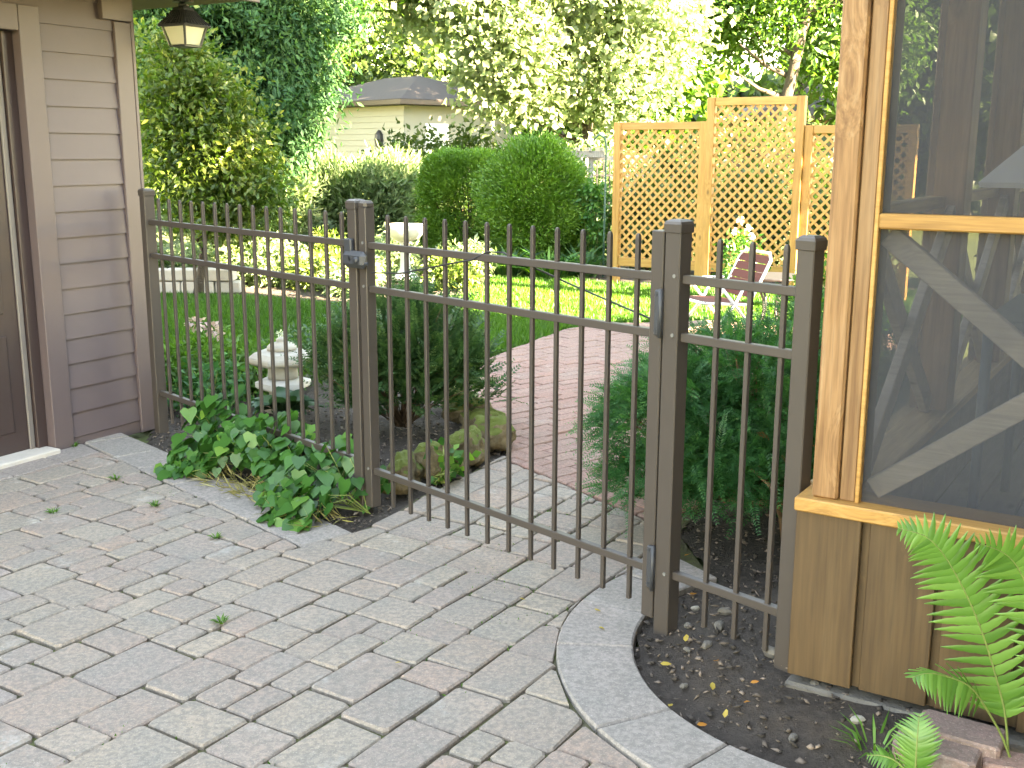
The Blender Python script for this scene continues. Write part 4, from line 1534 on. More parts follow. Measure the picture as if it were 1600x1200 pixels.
for k in range(5):
    t0, t1 = (k + 0.04) / 5, (k + 0.96) / 5
    p0, p1 = bp[0] + (bp[1] - bp[0]) * t0, bp[0] + (bp[1] - bp[0]) * t1
    MB().obox(cp((p0[0] + p1[0]) / 2, 0, (p0[1] + p1[1]) / 2), cp(p1[0], 0, p1[1]) - cp(p0[0], 0, p0[1]), cp(0, W_ * 2, 0) - cp(0, 0, 0), np.array([0.002, 0.0, 0.001])).build('back_strap', M['webbing'], lc)
for k in range(5):
    f0 = -0.17 + k * 0.092
    z = 0.335 + k * 0.006
    MB().obox(cp(f0 + 0.043, 0, z + 0.012), cp(0.086, 0, 0.005) - cp(0, 0, 0), cp(0, W_ * 2, 0) - cp(0, 0, 0), (0, 0, 0.003)).build('seat_strap', M['webbing'], lc)

it = empty('iron_table', (2.22, 9.35, 0), 'small black wrought iron patio table behind the lawn chair', 'table')
MB().lathe((2.22, 9.35, 0), [(0.27, 0.455), (0.28, 0.462), (0.28, 0.472), (0.27, 0.478)], 28).build('table_top', M['iron'], it)
for k in range(4):
    a_ = 0.4 + k * pi / 2
    d_ = np.array([cos(a_), sin(a_)])
    pt = [(0.22, 0.455), (0.13, 0.38), (0.08, 0.28), (0.07, 0.18), (0.10, 0.08), (0.20, 0.02), (0.235, 0.0)]
    MB().tube([(2.22 + d_[0] * r_, 9.35 + d_[1] * r_, z_) for r_, z_ in pt], 0.011, 7).build('leg', M['iron'], it, smooth=True)

# ------------------------------------------------------------------ stone ornaments
SX, SY = -1.37, 6.42
sl_ = empty('stone_lantern', (SX, SY, 0), 'weathered stone garden lantern with wide cap in the flower bed', 'garden ornament')
MB().lathe((SX, SY, 0), [(0.13, -0.02), (0.13, 0.04), (0.09, 0.06), (0.085, 0.10)], 6, 0.3).build('foot', M['caststone'], sl_)
MB().lathe((SX, SY, 0), [(0.09, 0.10), (0.155, 0.125), (0.165, 0.135), (0.165, 0.165), (0.12, 0.18)], 6, 0.3).build('tray', M['whitestone'], sl_)
MB().lathe((SX, SY, 0), [(0.088, 0.181), (0.092, 0.20), (0.086, 0.255), (0.095, 0.275)], 16).build('neck', M['caststone'], sl_, smooth=True)
MB().lathe((SX, SY, 0), [(0.10, 0.268), (0.180, 0.270), (0.205, 0.285), (0.202, 0.312), (0.165, 0.340), (0.09, 0.352), (0.085, 0.356)], 6, 0.3).build('cap', M['caststone'], sl_, bevel=0.006)
MB().lathe((SX, SY, 0), [(0.088, 0.354), (0.088, 0.372), (0.070, 0.390), (0.035, 0.400), (0.030, 0.406), (0.034, 0.415), (0.020, 0.426), (0.004, 0.431)], 16).build('finial', M['caststone'], sl_, smooth=True)
BX, BY = -1.27, 13.0
bb = empty('bird_bath', (BX, BY, 0), 'white bird bath standing in sun before the clipped hedge', 'bird bath')
MB().lathe((BX, BY, 0), [(0.16, 0.0), (0.16, 0.05), (0.10, 0.09), (0.065, 0.14), (0.055, 0.30), (0.07, 0.36), (0.05, 0.42), (0.09, 0.46)], 20).build('pedestal', M['whitestone'], bb, smooth=True)
MB().lathe((BX, BY, 0), [(0.06, 0.455), (0.13, 0.48), (0.20, 0.53), (0.225, 0.60), (0.235, 0.655), (0.225, 0.66), (0.20, 0.60), (0.10, 0.55), (0.01, 0.545)], 28).build('bowl', M['whitestone'], bb, smooth=True)
# low stone wall at the far left of the lawn
sw = empty('low_stone_wall', (-3.75, 11.95, 0), 'low wall of pale stone blocks at the lawn edge', 'wall')
for row in range(2):
    x = -4.6 + 0.12 * row
    while x < -3.2:
        w_ = rnd.uniform(0.24, 0.40)
        mb = MB().obox((x + w_ / 2, 11.95 + rnd.uniform(-0.02, 0.02), -0.02 + 0.135 * row + 0.066), (w_ - 0.012, rnd.uniform(-0.01, 0.01), 0), (0, 0.22, 0), (0, 0, 0.125 + rnd.uniform(-0.01, 0.004)))
        mb.build('stone_block', M['limestone'], sw, bevel=0.012)
        x += w_

# arbor, iron fence and plant hook beside the lattice
ar = empty('garden_arbor', (0.95, 16.0, 0), 'weathered grey wooden arbor behind the round clipped bush', 'arbor')
for x, y in ((0.72, 16.0), (1.12, 16.0), (0.72, 16.7), (1.12, 16.7)):
    MB().obox((x, y, 0.72), (0.075, 0, 0), (0, 0.075, 0), (0, 0, 1.5)).build('post', M['grey_wood'], ar, bevel=0.004)
for y in (15.95, 16.75):
    MB().obox((0.93, y - 0.06 if y < 16.2 else y + 0.06, 1.46), (0.75, 0, 0), (0, 0.035, 0), (0, 0, 0.09)).build('beam', M['grey_wood'], ar, bevel=0.004)
for k in range(5):
    MB().obox((0.60 + k * 0.165, 16.35, 1.53), (0.035, 0, 0), (0, 1.1, 0), (0, 0, 0.05)).build('rafter', M['grey_wood'], ar)
for sx_, x in ((1, 0.76), (-1, 1.08)):
    MB().beam((x, 15.9, 1.22), (x + sx_ * 0.14, 15.9, 1.42), 0.04, (0, 1, 0), 0.03).build('bracket', M['grey_wood'], ar)
MB().beam((1.16, 16.0, 1.40), (2.0, 16.0, 1.42), 0.06, (0, 1, 0), 0.05).build('side_beam', M['grey_wood'], ar)
ifn = empty('iron_fence', (1.5, 16.6, 0), 'dark iron fence panel between arbor and lattice', 'fence')
for k in range(14):
    MB().tube([(1.16 + k * 0.095, 16.6, 0.0), (1.16 + k * 0.095, 16.6, 1.36)], 0.012, 6).build('picket', M['iron'], ifn)
for z in (0.25, 1.15):
    MB().obox((1.78, 16.585, z), (1.36, 0, 0), (0, 0.02, 0), (0, 0, 0.03)).build('rail', M['iron'], ifn)
hk = MB().tube([(1.11, 13.4, 0), (1.115, 13.4, 0.85), (1.12, 13.4, 1.55), (1.10, 13.4, 1.66), (1.03, 13.4, 1.70), (0.97, 13.4, 1.64)], 0.012, 8).build('plant_hook', M['leg_green'], None, (1.11, 13.4, 0), smooth=True)
props(hk, 'slim dark green metal plant hook beside the left lattice', 'plant hook')

# ------------------------------------------------------------------ far houses


def house(name, c, size, h, label, wall, ridge_h, rot=0.0, roofm='shaded_shingle', over=0.5, hip=True):
    t = empty(name, (c[0], c[1], 0), label, 'house')
    X, Y = np.array([cos(rot), sin(rot), 0]), np.array([-sin(rot), cos(rot), 0])
    o_ = np.array([c[0], c[1], 0])
    MB().obox(o_ + np.array([0, 0, h / 2 - 0.05]), X * size[0], Y * size[1], (0, 0, h + 0.1)).build('wall', M[wall], t)
    hx, hy = size[0] / 2 + over, size[1] / 2 + over
    rx = hx - hy if hip else hx
    z0, z1, z2 = h - 0.02, h + 0.16, h + 0.16 + ridge_h
    V = [o_ + X * i * hx + Y * j * hy + np.array([0, 0, z]) for z in (z0, z1) for i, j in ((-1, -1), (1, -1), (1, 1), (-1, 1))]
    V += [o_ - X * max(rx, 0.1) + np.array([0, 0, z2]), o_ + X * max(rx, 0.1) + np.array([0, 0, z2])]
    F = [(3, 2, 1, 0)] + [(i, (i + 1) % 4, 4 + (i + 1) % 4, 4 + i) for i in range(4)] + [(4, 5, 9, 8), (6, 7, 8, 9), (5, 6, 9), (7, 4, 8)]
    MB().add(V, F).build('roof', M[roofm], t)
    MB().add([o_ + X * i * (hx + 0.03) + Y * j * (hy + 0.03) + np.array([0, 0, z]) for z in (z0 + 0.02, z1 - 0.02) for i, j in ((-1, -1), (1, -1), (1, 1), (-1, 1))],
             [(i, (i + 1) % 4, 4 + (i + 1) % 4, 4 + i) for i in range(4)]).build('gutter', M['door'], t)
    return t, o_, X, Y


t, o_, X, Y = house('neighbour_house', (-3.95, 40.3), (7.0, 5.0), 2.92, 'beige neighbour house with low brown hip roof beyond the hedge', 'beige_siding', 0.95, R(-48))
for k in range(14):
    MB().obox(o_ - Y * 2.512 + np.array([0, 0, 0.2 + 0.19 * k]), X * 7.0, Y * 0.02, (0, 0, 0.175)).build('clapboard', M['beige_siding'], t, bevel=0.004)
MB().lathe(o_ - Y * 2.58 + X * 2.2, [(0.02, 1.55), (0.13, 1.62), (0.16, 1.85), (0.14, 2.0), (0.05, 2.12), (0.01, 2.15)], 10).build('wall_lamp', M['iron'], t)
w_ = MB().obox(o_ + X * 3.52 + np.array([0, 0, 1.2]) - Y * 1.2, X * 0.06, Y * 0.95, (0, 0, 2.3)).build('door', M['white_wall'], t, bevel=0.01)
t, o_, X, Y = house('white_garage', (-0.9, 46.0), (3.9, 6.0), 2.75, 'bright white garage beside the beige house, behind the maple', 'white_wall', 1.1)
w_ = MB().obox(o_ + np.array([0.3, -3.02, 1.15]), X * 2.5, Y * 0.06, (0, 0, 2.2)).build('door', M['white_wall'], t, bevel=0.01)
for k in range(4):
    MB().obox(o_ + np.array([0.3, -3.055, 0.35 + 0.54 * k]), X * 2.4, Y * 0.02, (0, 0, 0.48)).build('door_panel', M['white_wall'], w_, bevel=0.01)
t, o_, X, Y = house('brown_house', (13.5, 44.0), (9.0, 7.0), 2.6, 'brown house with low roof seen over the lattice and through the screen', 'brown_wall', 1.7)
for dx in (-2.5, 0.2, 2.6):
    w_ = MB().obox(o_ + np.array([dx, -3.52, 1.55]), X * 1.3, Y * 0.06, (0, 0, 1.0)).build('window', M['white_wall'], t)
    MB().obox(o_ + np.array([dx, -3.56, 1.55]), X * 1.1, Y * 0.02, (0, 0, 0.8)).build('pane', M['lampblack'], w_)


# ------------------------------------------------------------------ plants near the gate
def twigs(parent, base, tips, r, material, name='stem', seed=0):
    g = random.Random(seed)
    mb = MB()
    b0 = np.asarray(base, float)
    for t_ in tips:
        t_ = np.asarray(t_, float)
        m_ = b0 + (t_ - b0) * 0.5 + np.array([g.uniform(-.05, .05), g.uniform(-.05, .05), g.uniform(-0.02, 0.06)])
        mb.tube([b0 + np.array([g.uniform(-.03, .03), g.uniform(-.03, .03), 0]), m_, t_], [r, r * 0.7, r * 0.3], 5)
    return mb.build(name, M[material], parent, smooth=True)


# yew bush right of the gate
YB = np.array([1.02, 4.55, 0.0])
yew = empty('yew_bush', YB, 'dark green yew bush spreading beside the brick path behind the short fence', 'bush')
g = np.random.default_rng(31)
Pl, Dl, Rl = [], [], []
for cen, rad, nn in (((1.08, 4.66, 0.42), (0.60, 0.66, 0.36), 3000), ((0.66, 4.38, 0.40), (0.36, 0.34, 0.32), 1200), ((0.56, 4.18, 0.22), (0.22, 0.22, 0.17), 420), ((1.22, 4.32, 0.30), (0.30, 0.32, 0.26), 800), ((1.12, 4.10, 0.24), (0.42, 0.26, 0.22), 760), ((0.78, 4.10, 0.26), (0.28, 0.22, 0.22), 480), ((1.5, 5.1, 0.48), (0.45, 0.5, 0.34), 800)):
    D = rdirs(nn, g)
    D[:, 2] = np.abs(D[:, 2]) * 1.0 - 0.28 * (g.random(nn) < 0.5)
    D = unit(D)
    r = g.uniform(0.55, 1.0, nn) ** 0.6 * lump(D, 77 + nn, 0.22)
    P = np.array(cen) + D * r[:, None] * np.array(rad)
    d = unit(D * np.array([1, 1, 0.6]) + g.normal(size=(nn, 3)) * 0.35 + np.array([0, 0, -0.12]))
    ok = P[:, 2] > 0.07
    cl = 0.5 + 0.5 * np.sin(P[:, 0] * 11 + 2) * np.cos(P[:, 1] * 9) * np.cos(P[:, 2] * 12)
    Pl.append(P[ok])
    Dl.append(d[ok])
    Rl.append((0.55 * cl + 0.45 * g.random(nn))[ok])
P, D, rr = np.concatenate(Pl), np.concatenate(Dl), np.concatenate(Rl)
Pp, Dd, Nn, Ll = sprays(P - D * 0.07, D, 15, 0.026, 0.0, 0.15, g, 0.85)[:4]
leaf_obj('needles', Pp, Dd, Nn, Ll, 0.0055 + 0 * Ll, M['l_yew'], yew, rv=np.tile(np.repeat(rr, 15), 2) * 0.75 + g.random(len(Pp)) * 0.25, fold=0.05)
sel = g.choice(len(P), 130, replace=False)
twigs(yew, (1.05, 4.6, 0.0), P[sel], 0.011, 'stem', 'branch', 4)
mb = MB().tube([(1.06, 4.0, 0.0), (1.10, 4.02, 0.11), (1.0, 4.05, 0.19), (0.84, 4.12, 0.17), (0.72, 4.22, 0.24)], [0.016, 0.015, 0.013, 0.011, 0.006], 8)
mb.build('branch', M['stem'], yew, smooth=True)
mb = MB().tube([(1.05, 3.98, 0.02), (1.02, 3.95, 0.16), (0.97, 3.93, 0.29), (0.90, 3.96, 0.35)], [0.012, 0.010, 0.008, 0.004], 8)
mb.build('branch', M['stem'], yew, smooth=True)
# a dead brown sprig
dp = np.array([[1.0, 3.93, 0.42], [1.03, 3.94, 0.36], [0.96, 3.95, 0.47], [0.98, 3.92, 0.33], [1.05, 3.97, 0.44]])
dd = unit(np.array([[0.3, -0.2, -0.5], [0.4, -0.1, -0.7], [-0.4, -0.3, 0.3], [0.1, -0.3, -0.8], [0.6, -0.2, 0.1]]))
a_ = sprays(dp, dd, 14, 0.024, 0.0, 0.12, g, 0.85)
leaf_obj('dead_sprig', a_[0], a_[1], a_[2], a_[3], 0.0045 + 0 * a_[3], M['l_dead'], yew)

# boxwood behind the gate post
bx_ = empty('boxwood_bush', (-0.62, 5.95, 0), 'loose boxwood bush with small blue green leaves behind the gate post', 'bush')
g = np.random.default_rng(41)
Pl, Dl = [], []
for cen, rad, nn in (((-0.60, 5.98, 0.34), (0.39, 0.34, 0.36), 1000), ((-0.90, 6.05, 0.30), (0.22, 0.22, 0.20), 240), ((-0.62, 5.92, 0.17), (0.40, 0.32, 0.12), 330), ((-0.36, 5.92, 0.28), (0.20, 0.20, 0.22), 200)):
    D = rdirs(nn, g)
    D[:, 2] = np.abs(D[:, 2]) - 0.25 * (g.random(nn) < 0.4)
    D = unit(D)
    P = np.array(cen) + D * (g.uniform(0.25, 1.0, nn) ** 0.5 * lump(D, 5 + nn, 0.3))[:, None] * np.array(rad)
    Pl.append(P)
    Dl.append(unit(D * 0.7 + g.normal(size=(nn, 3)) * 0.3 + np.array([0, 0, 0.45])))
P, D = np.concatenate(Pl), np.concatenate(Dl)
ok = P[:, 2] > 0.08
P, D = P[ok], D[ok]
a_ = sprays(P, D, 12, 0.033, 0.0, 0.20, g, 0.95, 0.05)
cl = np.tile(np.repeat(g.random(len(P)), 12), 2)
leaf_obj('leaves', a_[0], a_[1], a_[2], a_[3], a_[3] * 0.58, M['l_box'], bx_, rv=cl * 0.55 + g.random(len(cl)) * 0.45)
sel = g.choice(len(P), 60, replace=False)
twigs(bx_, (-0.62, 5.98, 0.0), P[sel] + D[sel] * 0.1, 0.005, 'stem', 'branch', 6)

# ivy along the fence: each leaf a part on shared meshes
ivy = empty('ivy_patch', fp(-0.85, 0.10, 0), 'patch of large leaved ivy spilling from the fence onto the pavers', 'ground cover')
ivm = []
for k in range(6):
    gg = random.Random(50 + k)
    out = [(0.0, -0.02), (0.30, -0.16), (0.52, 0.05), (0.44, 0.36), (0.26, 0.62), (0.0, 1.0), (-0.26, 0.62), (-0.44, 0.36), (-0.52, 0.05), (-0.30, -0.16)]
    V = [(0, 0.30, -0.05)]
    for x, y in out:
        V.append((x * (1 + gg.uniform(-.1, .1)), y, -0.10 * abs(x) - 0.22 * max(0, y - 0.45) + gg.uniform(-.03, .03)))
    F = [(0, 1 + i, 1 + (i + 1) % 10) for i in range(10)]
    me = npmesh('leaf', np.array(V), np.array(F), M['l_ivy'], np.full(11, [0.05, 0.2, 0.4, 0.55, 0.75, 0.95][k]), smooth=True)
    ivm.append(me)
bi = wloc(ivy)
stems = MB()
gg = random.Random(99)
n_leaf = 0
more = []
while n_leaf < 620:
    u = gg.uniform(-1.50, -0.16)
    w = gg.random()
    f_ = (u + 1.50) / 1.34
    n_ = -0.12 + (0.42 + 0.10 * math.sin(f_ * 9)) * w
    if f_ < 0.12 and n_ > 0.2:
        continue
    hmax = (0.30 - 0.11 * f_ + 0.05 * math.sin(f_ * 17)) * (1 - max(0, (n_ - 0.08) / 0.30) ** 1.4)
    z = 0.025 + max(0.0, hmax) * gg.uniform(0.25, 1.0)
    p = fp(u + gg.uniform(-.02, .02), n_, z, TH_L)
    sz = gg.uniform(0.045, 0.088)
    az = math.atan2(FN[1], FN[0]) + gg.uniform(-1.3, 1.3)
    tilt = gg.uniform(-1.35, -0.25)
    rx = Matrix.Rotation(az - pi / 2, 4, 'Z') @ Matrix.Rotation(tilt, 4, 'X') @ Matrix.Rotation(gg.uniform(-.4, .4), 4, 'Y')
    k = min(5, int(abs(gg.gauss(0, 1)) * 1.9 + (0.6 if z > 0.18 else 0)))
    if n_leaf < 290:
        o = link('leaf', ivm[[2, 1, 3, 0, 4, 5][k]], ivy, p - bi, rx.to_euler())
        o.scale = (sz, sz, sz)
    else:
        vv = np.array([v.co[:] for v in ivm[k].vertices]) * sz
        more.append((vv @ np.array(rx.to_3x3()).T + p - bi, [0.35, 0.2, 0.5, 0.1, 0.7, 0.9][k]))
    if n_leaf % 5 == 0:
        q = fp(u + gg.uniform(-.12, .12), 0.02, 0.0, TH_L)
        stems.tube([q, (q + p) / 2 + np.array([0, 0, 0.04]), p], [0.003, 0.0025, 0.0015], 5)
    n_leaf += 1
fq = np.array([(0, 1 + i, 1 + (i + 1) % 10) for i in range(10)])
link('leaf', npmesh('leaf', np.concatenate([m_[0] for m_ in more]), np.concatenate([fq + 11 * i for i in range(len(more))]), M['l_ivy'], np.repeat([m_[1] for m_ in more], 11), smooth=True), ivy, kind='stuff')
stems.build('stem', M['greenstem'], ivy)['kind'] = 'stuff'
g = np.random.default_rng(52)
Q = np.stack([g.uniform(-1.25, -0.14, 420), g.uniform(0.12, 0.32, 420)], 1)
P = np.array([fp(a_, b_, 0.0, TH_L) for a_, b_ in Q])
D = unit(np.array([FN[0], FN[1], 0.5]) * 0.7 + g.normal(size=(420, 3)) * 0.6)
leaf_obj('dry_blades', P, D, rdirs(420, g), g.uniform(0.05, 0.12, 420), 0.008, M['l_straw'], ivy, kind='stuff')

# hosta beside the stone lantern
ho = empty('hosta', (-1.30, 6.13, 0), 'low hosta with broad blue green leaves before the stone lantern', 'plant')
gg = random.Random(8)
V = []
for i in range(7):
    for j in (-1, 0, 1):
        t_ = i / 6
        w_ = 0.34 * math.sin(pi * min(1, t_ * 0.92 + 0.06)) ** 0.8
        V.append((j * w_, t_, 0.30 * math.sin(t_ * 2.2) - 0.20 * t_ ** 2 - (0.05 if j == 0 else 0)))
F = [(i * 3 + j, i * 3 + j + 1, i * 3 + j + 4, i * 3 + j + 3) for i in range(6) for j in (0, 1)]
hm = [npmesh('leaf', np.array(V), np.array(F), M['l_hosta'], np.full(21, q), smooth=True) for q in (0.1, 0.5, 0.9)]
for i in range(26):
    a_ = i * 2.4
    o = link('leaf', hm[i % 3], ho, (0.02 * cos(a_), 0.02 * sin(a_), 0.02))
    o.rotation_euler = (R(gg.uniform(5, 50)), 0, a_)
    s_ = gg.uniform(0.14, 0.24)
    o.scale = (s_, s_, s_)

# leafy perennials behind the long fence


def tuft(name, c, n, h, spread, width, label, material, cat='plant', group=None, seed=1, lean=0.55, parent=None, rigid=False):
    g = np.random.default_rng(seed)
    t = empty(name, (c[0], c[1], 0), label, cat, group)
    a = g.uniform(0, 2 * pi, n)
    rad = spread * np.sqrt(g.random(n))
    P0 = np.stack([c[0] + rad * np.cos(a), c[1] + rad * np.sin(a), np.zeros(n)], 1)
    d0 = unit(np.stack([np.cos(a) * lean, np.sin(a) * lean, np.ones(n)], 1) + g.normal(size=(n, 3)) * 0.25)
    L_ = h * g.uniform(0.6, 1.1, n)
    # two joined segments, the outer one bending over
    mid = P0 + d0 * (L_ * 0.55)[:, None]
    d1 = unit(d0 + np.stack([np.cos(a) * 0.6, np.sin(a) * 0.6, np.full(n, -0.45)], 1))
    tip = mid + d1 * (L_ * 0.5)[:, None]
    S = unit(np.cross(d0, np.array([0, 0, 1.0]) + g.normal(size=(n, 3)) * 0.2)) * width / 2
    V = np.stack([P0 - S * 0.7, P0 + S * 0.7, mid - S, mid + S, tip], 1).reshape(-1, 3)
    i = (np.arange(n) * 5)[:, None]
    F = np.concatenate([i + np.array([[0, 1, 3]]), i + np.array([[0, 3, 2]]), i + np.array([[2, 3, 4]])])
    me = npmesh('foliage', V - np.array([c[0], c[1], 0]), F, M[material], np.repeat(g.random(n), 5))
    link('foliage', me, t)
    return t


def bushlet(name, c, rad, nc, per, ll, lw, label, material, cat='plant', group=None, seed=1, clump=0.05, lmp=0.3, stem_r=0.006, flowers=None, zc=None, up=0.6):
    t = empty(name, (c[0], c[1], 0), label, cat, group)
    cen = (c[0], c[1], zc if zc is not None else rad[2] * 0.9)
    P, D, rv, g = crown_pts(nc, per, cen, rad, seed, clump, lmp, 0.35, zmin=0.02)
    leaves_from(P, D, rv, g, 'foliage', ll, lw, M[material], t, up=up)
    sel = g.choice(len(P), min(24, len(P)), replace=False)
    twigs(t, (c[0], c[1], 0), P[sel], stem_r, 'greenstem' if stem_r < 0.008 else 'stem', 'stem', seed)
    for (fm, pts, r) in (flowers or []):
        for q in pts:
            gq = np.random.default_rng(int(abs(q[0] * 1000)))
            n = 40
            Dq = rdirs(n, gq)
            leaf_obj('flower_head', np.array(q) + Dq * r * gq.uniform(0.2, 0.9, n)[:, None], unit(Dq + rdirs(n, gq) * 0.5), rdirs(n, gq), r * 0.7, r * 0.5, M[fm], t)
    return t


bushlet('pink_phlox', (-2.02, 7.05), (0.38, 0.30, 0.16), 110, 24, 0.05, 0.020, 'leafy plant with two pale pink flower heads behind the long fence', 'l_fresh', seed=61, flowers=[('l_pink', [(-2.03, 6.95, 0.43), (-1.93, 6.98, 0.39)], 0.05), ('l_pink', [(-1.88, 6.9, 0.36)], 0.035)])
bushlet('green_perennial', (-1.62, 6.9), (0.26, 0.26, 0.12), 70, 20, 0.055, 0.02, 'low green perennial left of the stone lantern', 'l_fresh', seed=62)
bushlet('green_perennial', (-2.32, 6.75), (0.30, 0.30, 0.14), 70, 22, 0.06, 0.022, 'green perennial closest to the garage corner behind the fence', 'l_fresh', seed=63)
bushlet('green_perennial', (-1.45, 7.15), (0.28, 0.22, 0.17), 60, 20, 0.05, 0.018, 'bluish green perennial with tiny white blooms behind the stone lantern', 'l_box', seed=64, flowers=[('l_white', [(-1.25, 7.0, 0.34), (-1.05, 6.6, 0.42), (-1.5, 7.0, 0.35)], 0.025)])
bushlet('green_perennial', (-1.80, 6.42), (0.22, 0.22, 0.12), 50, 18, 0.055, 0.024, 'short dark leafed perennial right behind the ivy patch', 'l_yew', seed=65)
bushlet('seedling', (-0.32, 4.92), (0.07, 0.07, 0.08), 12, 9, 0.05, 0.035, 'small bright green seedling in the soil behind the gate', 'l_ivy', seed=66, clump=0.03, zc=0.09)
tuft('daylily', (1.35, 6.55), 90, 0.50, 0.16, 0.016, 'clump of strappy light green leaves behind the yew bush', 'l_grass', seed=71)
tuft('daylily', (1.75, 6.95), 90, 0.52, 0.18, 0.016, 'clump of strappy leaves in front of the lawn chair, furthest right', 'l_grass', seed=72)
tuft('daylily', (1.12, 7.0), 26, 0.42, 0.06, 0.014, 'thin arching leaves leaning over the brick path near the chair', 'l_pale', seed=73, lean=0.9)
bushlet('green_shrub', (2.10, 7.05), (0.34, 0.36, 0.42), 100, 24, 0.06, 0.025, 'bright green shrub against the porch side beside the last fence post', 'l_hedge', 'shrub', seed=74)

# mossy edging rocks


ROCKTEX = bpy.data.textures.new('rock', 'CLOUDS')
ROCKTEX.noise_scale = 0.06
ROCKTEX.noise_depth = 3


def rock(c, r, seed, label, group):
    g = random.Random(seed)
    V, F = [], []
    nu, nv = 11, 7
    ph = [g.uniform(0, 6) for _ in range(4)]
    V.append((0, 0, -r[2] * 0.5))
    for j in range(1, nv):
        t_ = pi * j / nv
        for i in range(nu):
            a_ = 2 * pi * i / nu
            w_ = 1 + 0.18 * sin(2 * a_ + ph[0]) + 0.14 * sin(3 * a_ + ph[1] + 2 * t_) + g.uniform(-.17, .17)
            V.append((r[0] * sin(t_) ** 0.7 * cos(a_) * w_, r[1] * sin(t_) ** 0.7 * sin(a_) * w_, -r[2] * cos(t_) * (0.5 if t_ < pi / 2 else 1) + g.uniform(-.014, .014)))
    V.append((0, 0, r[2] * 0.9))
    for i in range(nu):
        F.append((0, 1 + (i + 1) % nu, 1 + i))
    for j in range(nv - 2):
        for i in range(nu):
            F.append((1 + j * nu + i, 1 + j * nu + (i + 1) % nu, 1 + (j + 1) * nu + (i + 1) % nu, 1 + (j + 1) * nu + i))
    k = 1 + (nv - 2) * nu
    for i in range(nu):
        F.append((k + i, k + (i + 1) % nu, len(V) - 1))
    me = bpy.data.meshes.new('mossy_rock')
    me.from_pydata(V, [], F)
    me.materials.append(M['rock'])
    for q in me.polygons:
        q.use_smooth = True
    o = link('mossy_rock', me, None, c, (g.uniform(-.15, .15), g.uniform(-.15, .15), g.uniform(0, 3)))
    sd = o.modifiers.new('smooth', 'SUBSURF')
    sd.levels = sd.render_levels = 2
    ds = o.modifiers.new('rough', 'DISPLACE')
    ds.texture = ROCKTEX
    ds.strength = 0.075
    ds.mid_level = 0.5
    props(o, label, 'rock', group)


GR = 'mossy edging rocks along the flower bed'
rock((-0.50, 4.80, 0.05), (0.11, 0.085, 0.115), 1, 'brown mossy rock nearest the latch side of the gate', GR)
rock((-0.36, 4.99, 0.055), (0.12, 0.09, 0.125), 2, 'second mossy rock along the bed from the gate', GR)
rock((-0.22, 5.22, 0.055), (0.12, 0.10, 0.125), 3, 'tan mossy rock in the middle of the bed edge', GR)
rock((-0.11, 5.50, 0.055), (0.11, 0.13, 0.125), 4, 'rock at the corner where grey pavers meet red brick', GR)
rock((-0.14, 5.78, 0.045), (0.10, 0.14, 0.10), 5, 'low mossy rock beside the first red bricks', GR)
rock((-0.24, 6.10, 0.040), (0.10, 0.14, 0.09), 6, 'flat mossy rock under the boxwood tips', GR)
rock((-0.33, 6.42, 0.040), (0.10, 0.13, 0.08), 7, 'small rock furthest along the bed edge', GR)
for i, (x, y, s_) in enumerate([(-0.30, 5.35, 0.10), (-0.24, 5.62, 0.09), (-0.40, 5.08, 0.07)]):
    mo = MB().lathe((x, y, 0), [(s_, 0.0), (s_ * 0.95, 0.02), (s_ * 0.7, 0.045), (s_ * 0.3, 0.06), (0.005, 0.064)], 14).build('moss_cushion', M['moss'], None, (x, y, 0), smooth=True)
    props(mo, ['bright green moss cushion beside the middle rock', 'moss cushion at the corner rock by the red brick', 'small moss cushion behind the seedling'][i], 'moss')

# ------------------------------------------------------------------ ferns in front of the porch boards


def catmull(pts, n):
    pts = [np.asarray(p, float) for p in pts]
    ext = [2 * pts[0] - pts[1]] + pts + [2 * pts[-1] - pts[-2]]
    out = []
    m_ = len(pts) - 1
    for k in range(n):
        x = k / (n - 1) * m_
        i = min(int(x), m_ - 1)
        t = x - i
        a, b, c, d = ext[i:i + 4]
        out.append(0.5 * (2 * b + (c - a) * t + (2 * a - 5 * b + 4 * c - d) * t ** 2 + (3 * b - a - 3 * c + d) * t ** 3))
    return out


PIN = []
for q in (0.15, 0.5, 0.85):
    V, k = [], 9
    for i in range(k):
        t_ = i / (k - 1)
        w_ = 0.118 * (1 - t_ ** 1.9) * (1.0 if i % 2 else 0.86) + 0.006
        z_ = -0.10 * t_ ** 2
        sweep = 0.10 * t_ ** 2
        V += [(t_, -w_ + sweep, z_ - 0.012), (t_, sweep, z_ + 0.012), (t_, w_ + sweep, z_ - 0.012)]
    F = [(i * 3 + j, i * 3 + j + 3, i * 3 + j + 4, i * 3 + j + 1) for i in range(k - 1) for j in (0, 1)]
    PIN.append(npmesh('leaflet', np.array(V), np.array(F), M['l_fern'], np.full(len(V), q), smooth=True))


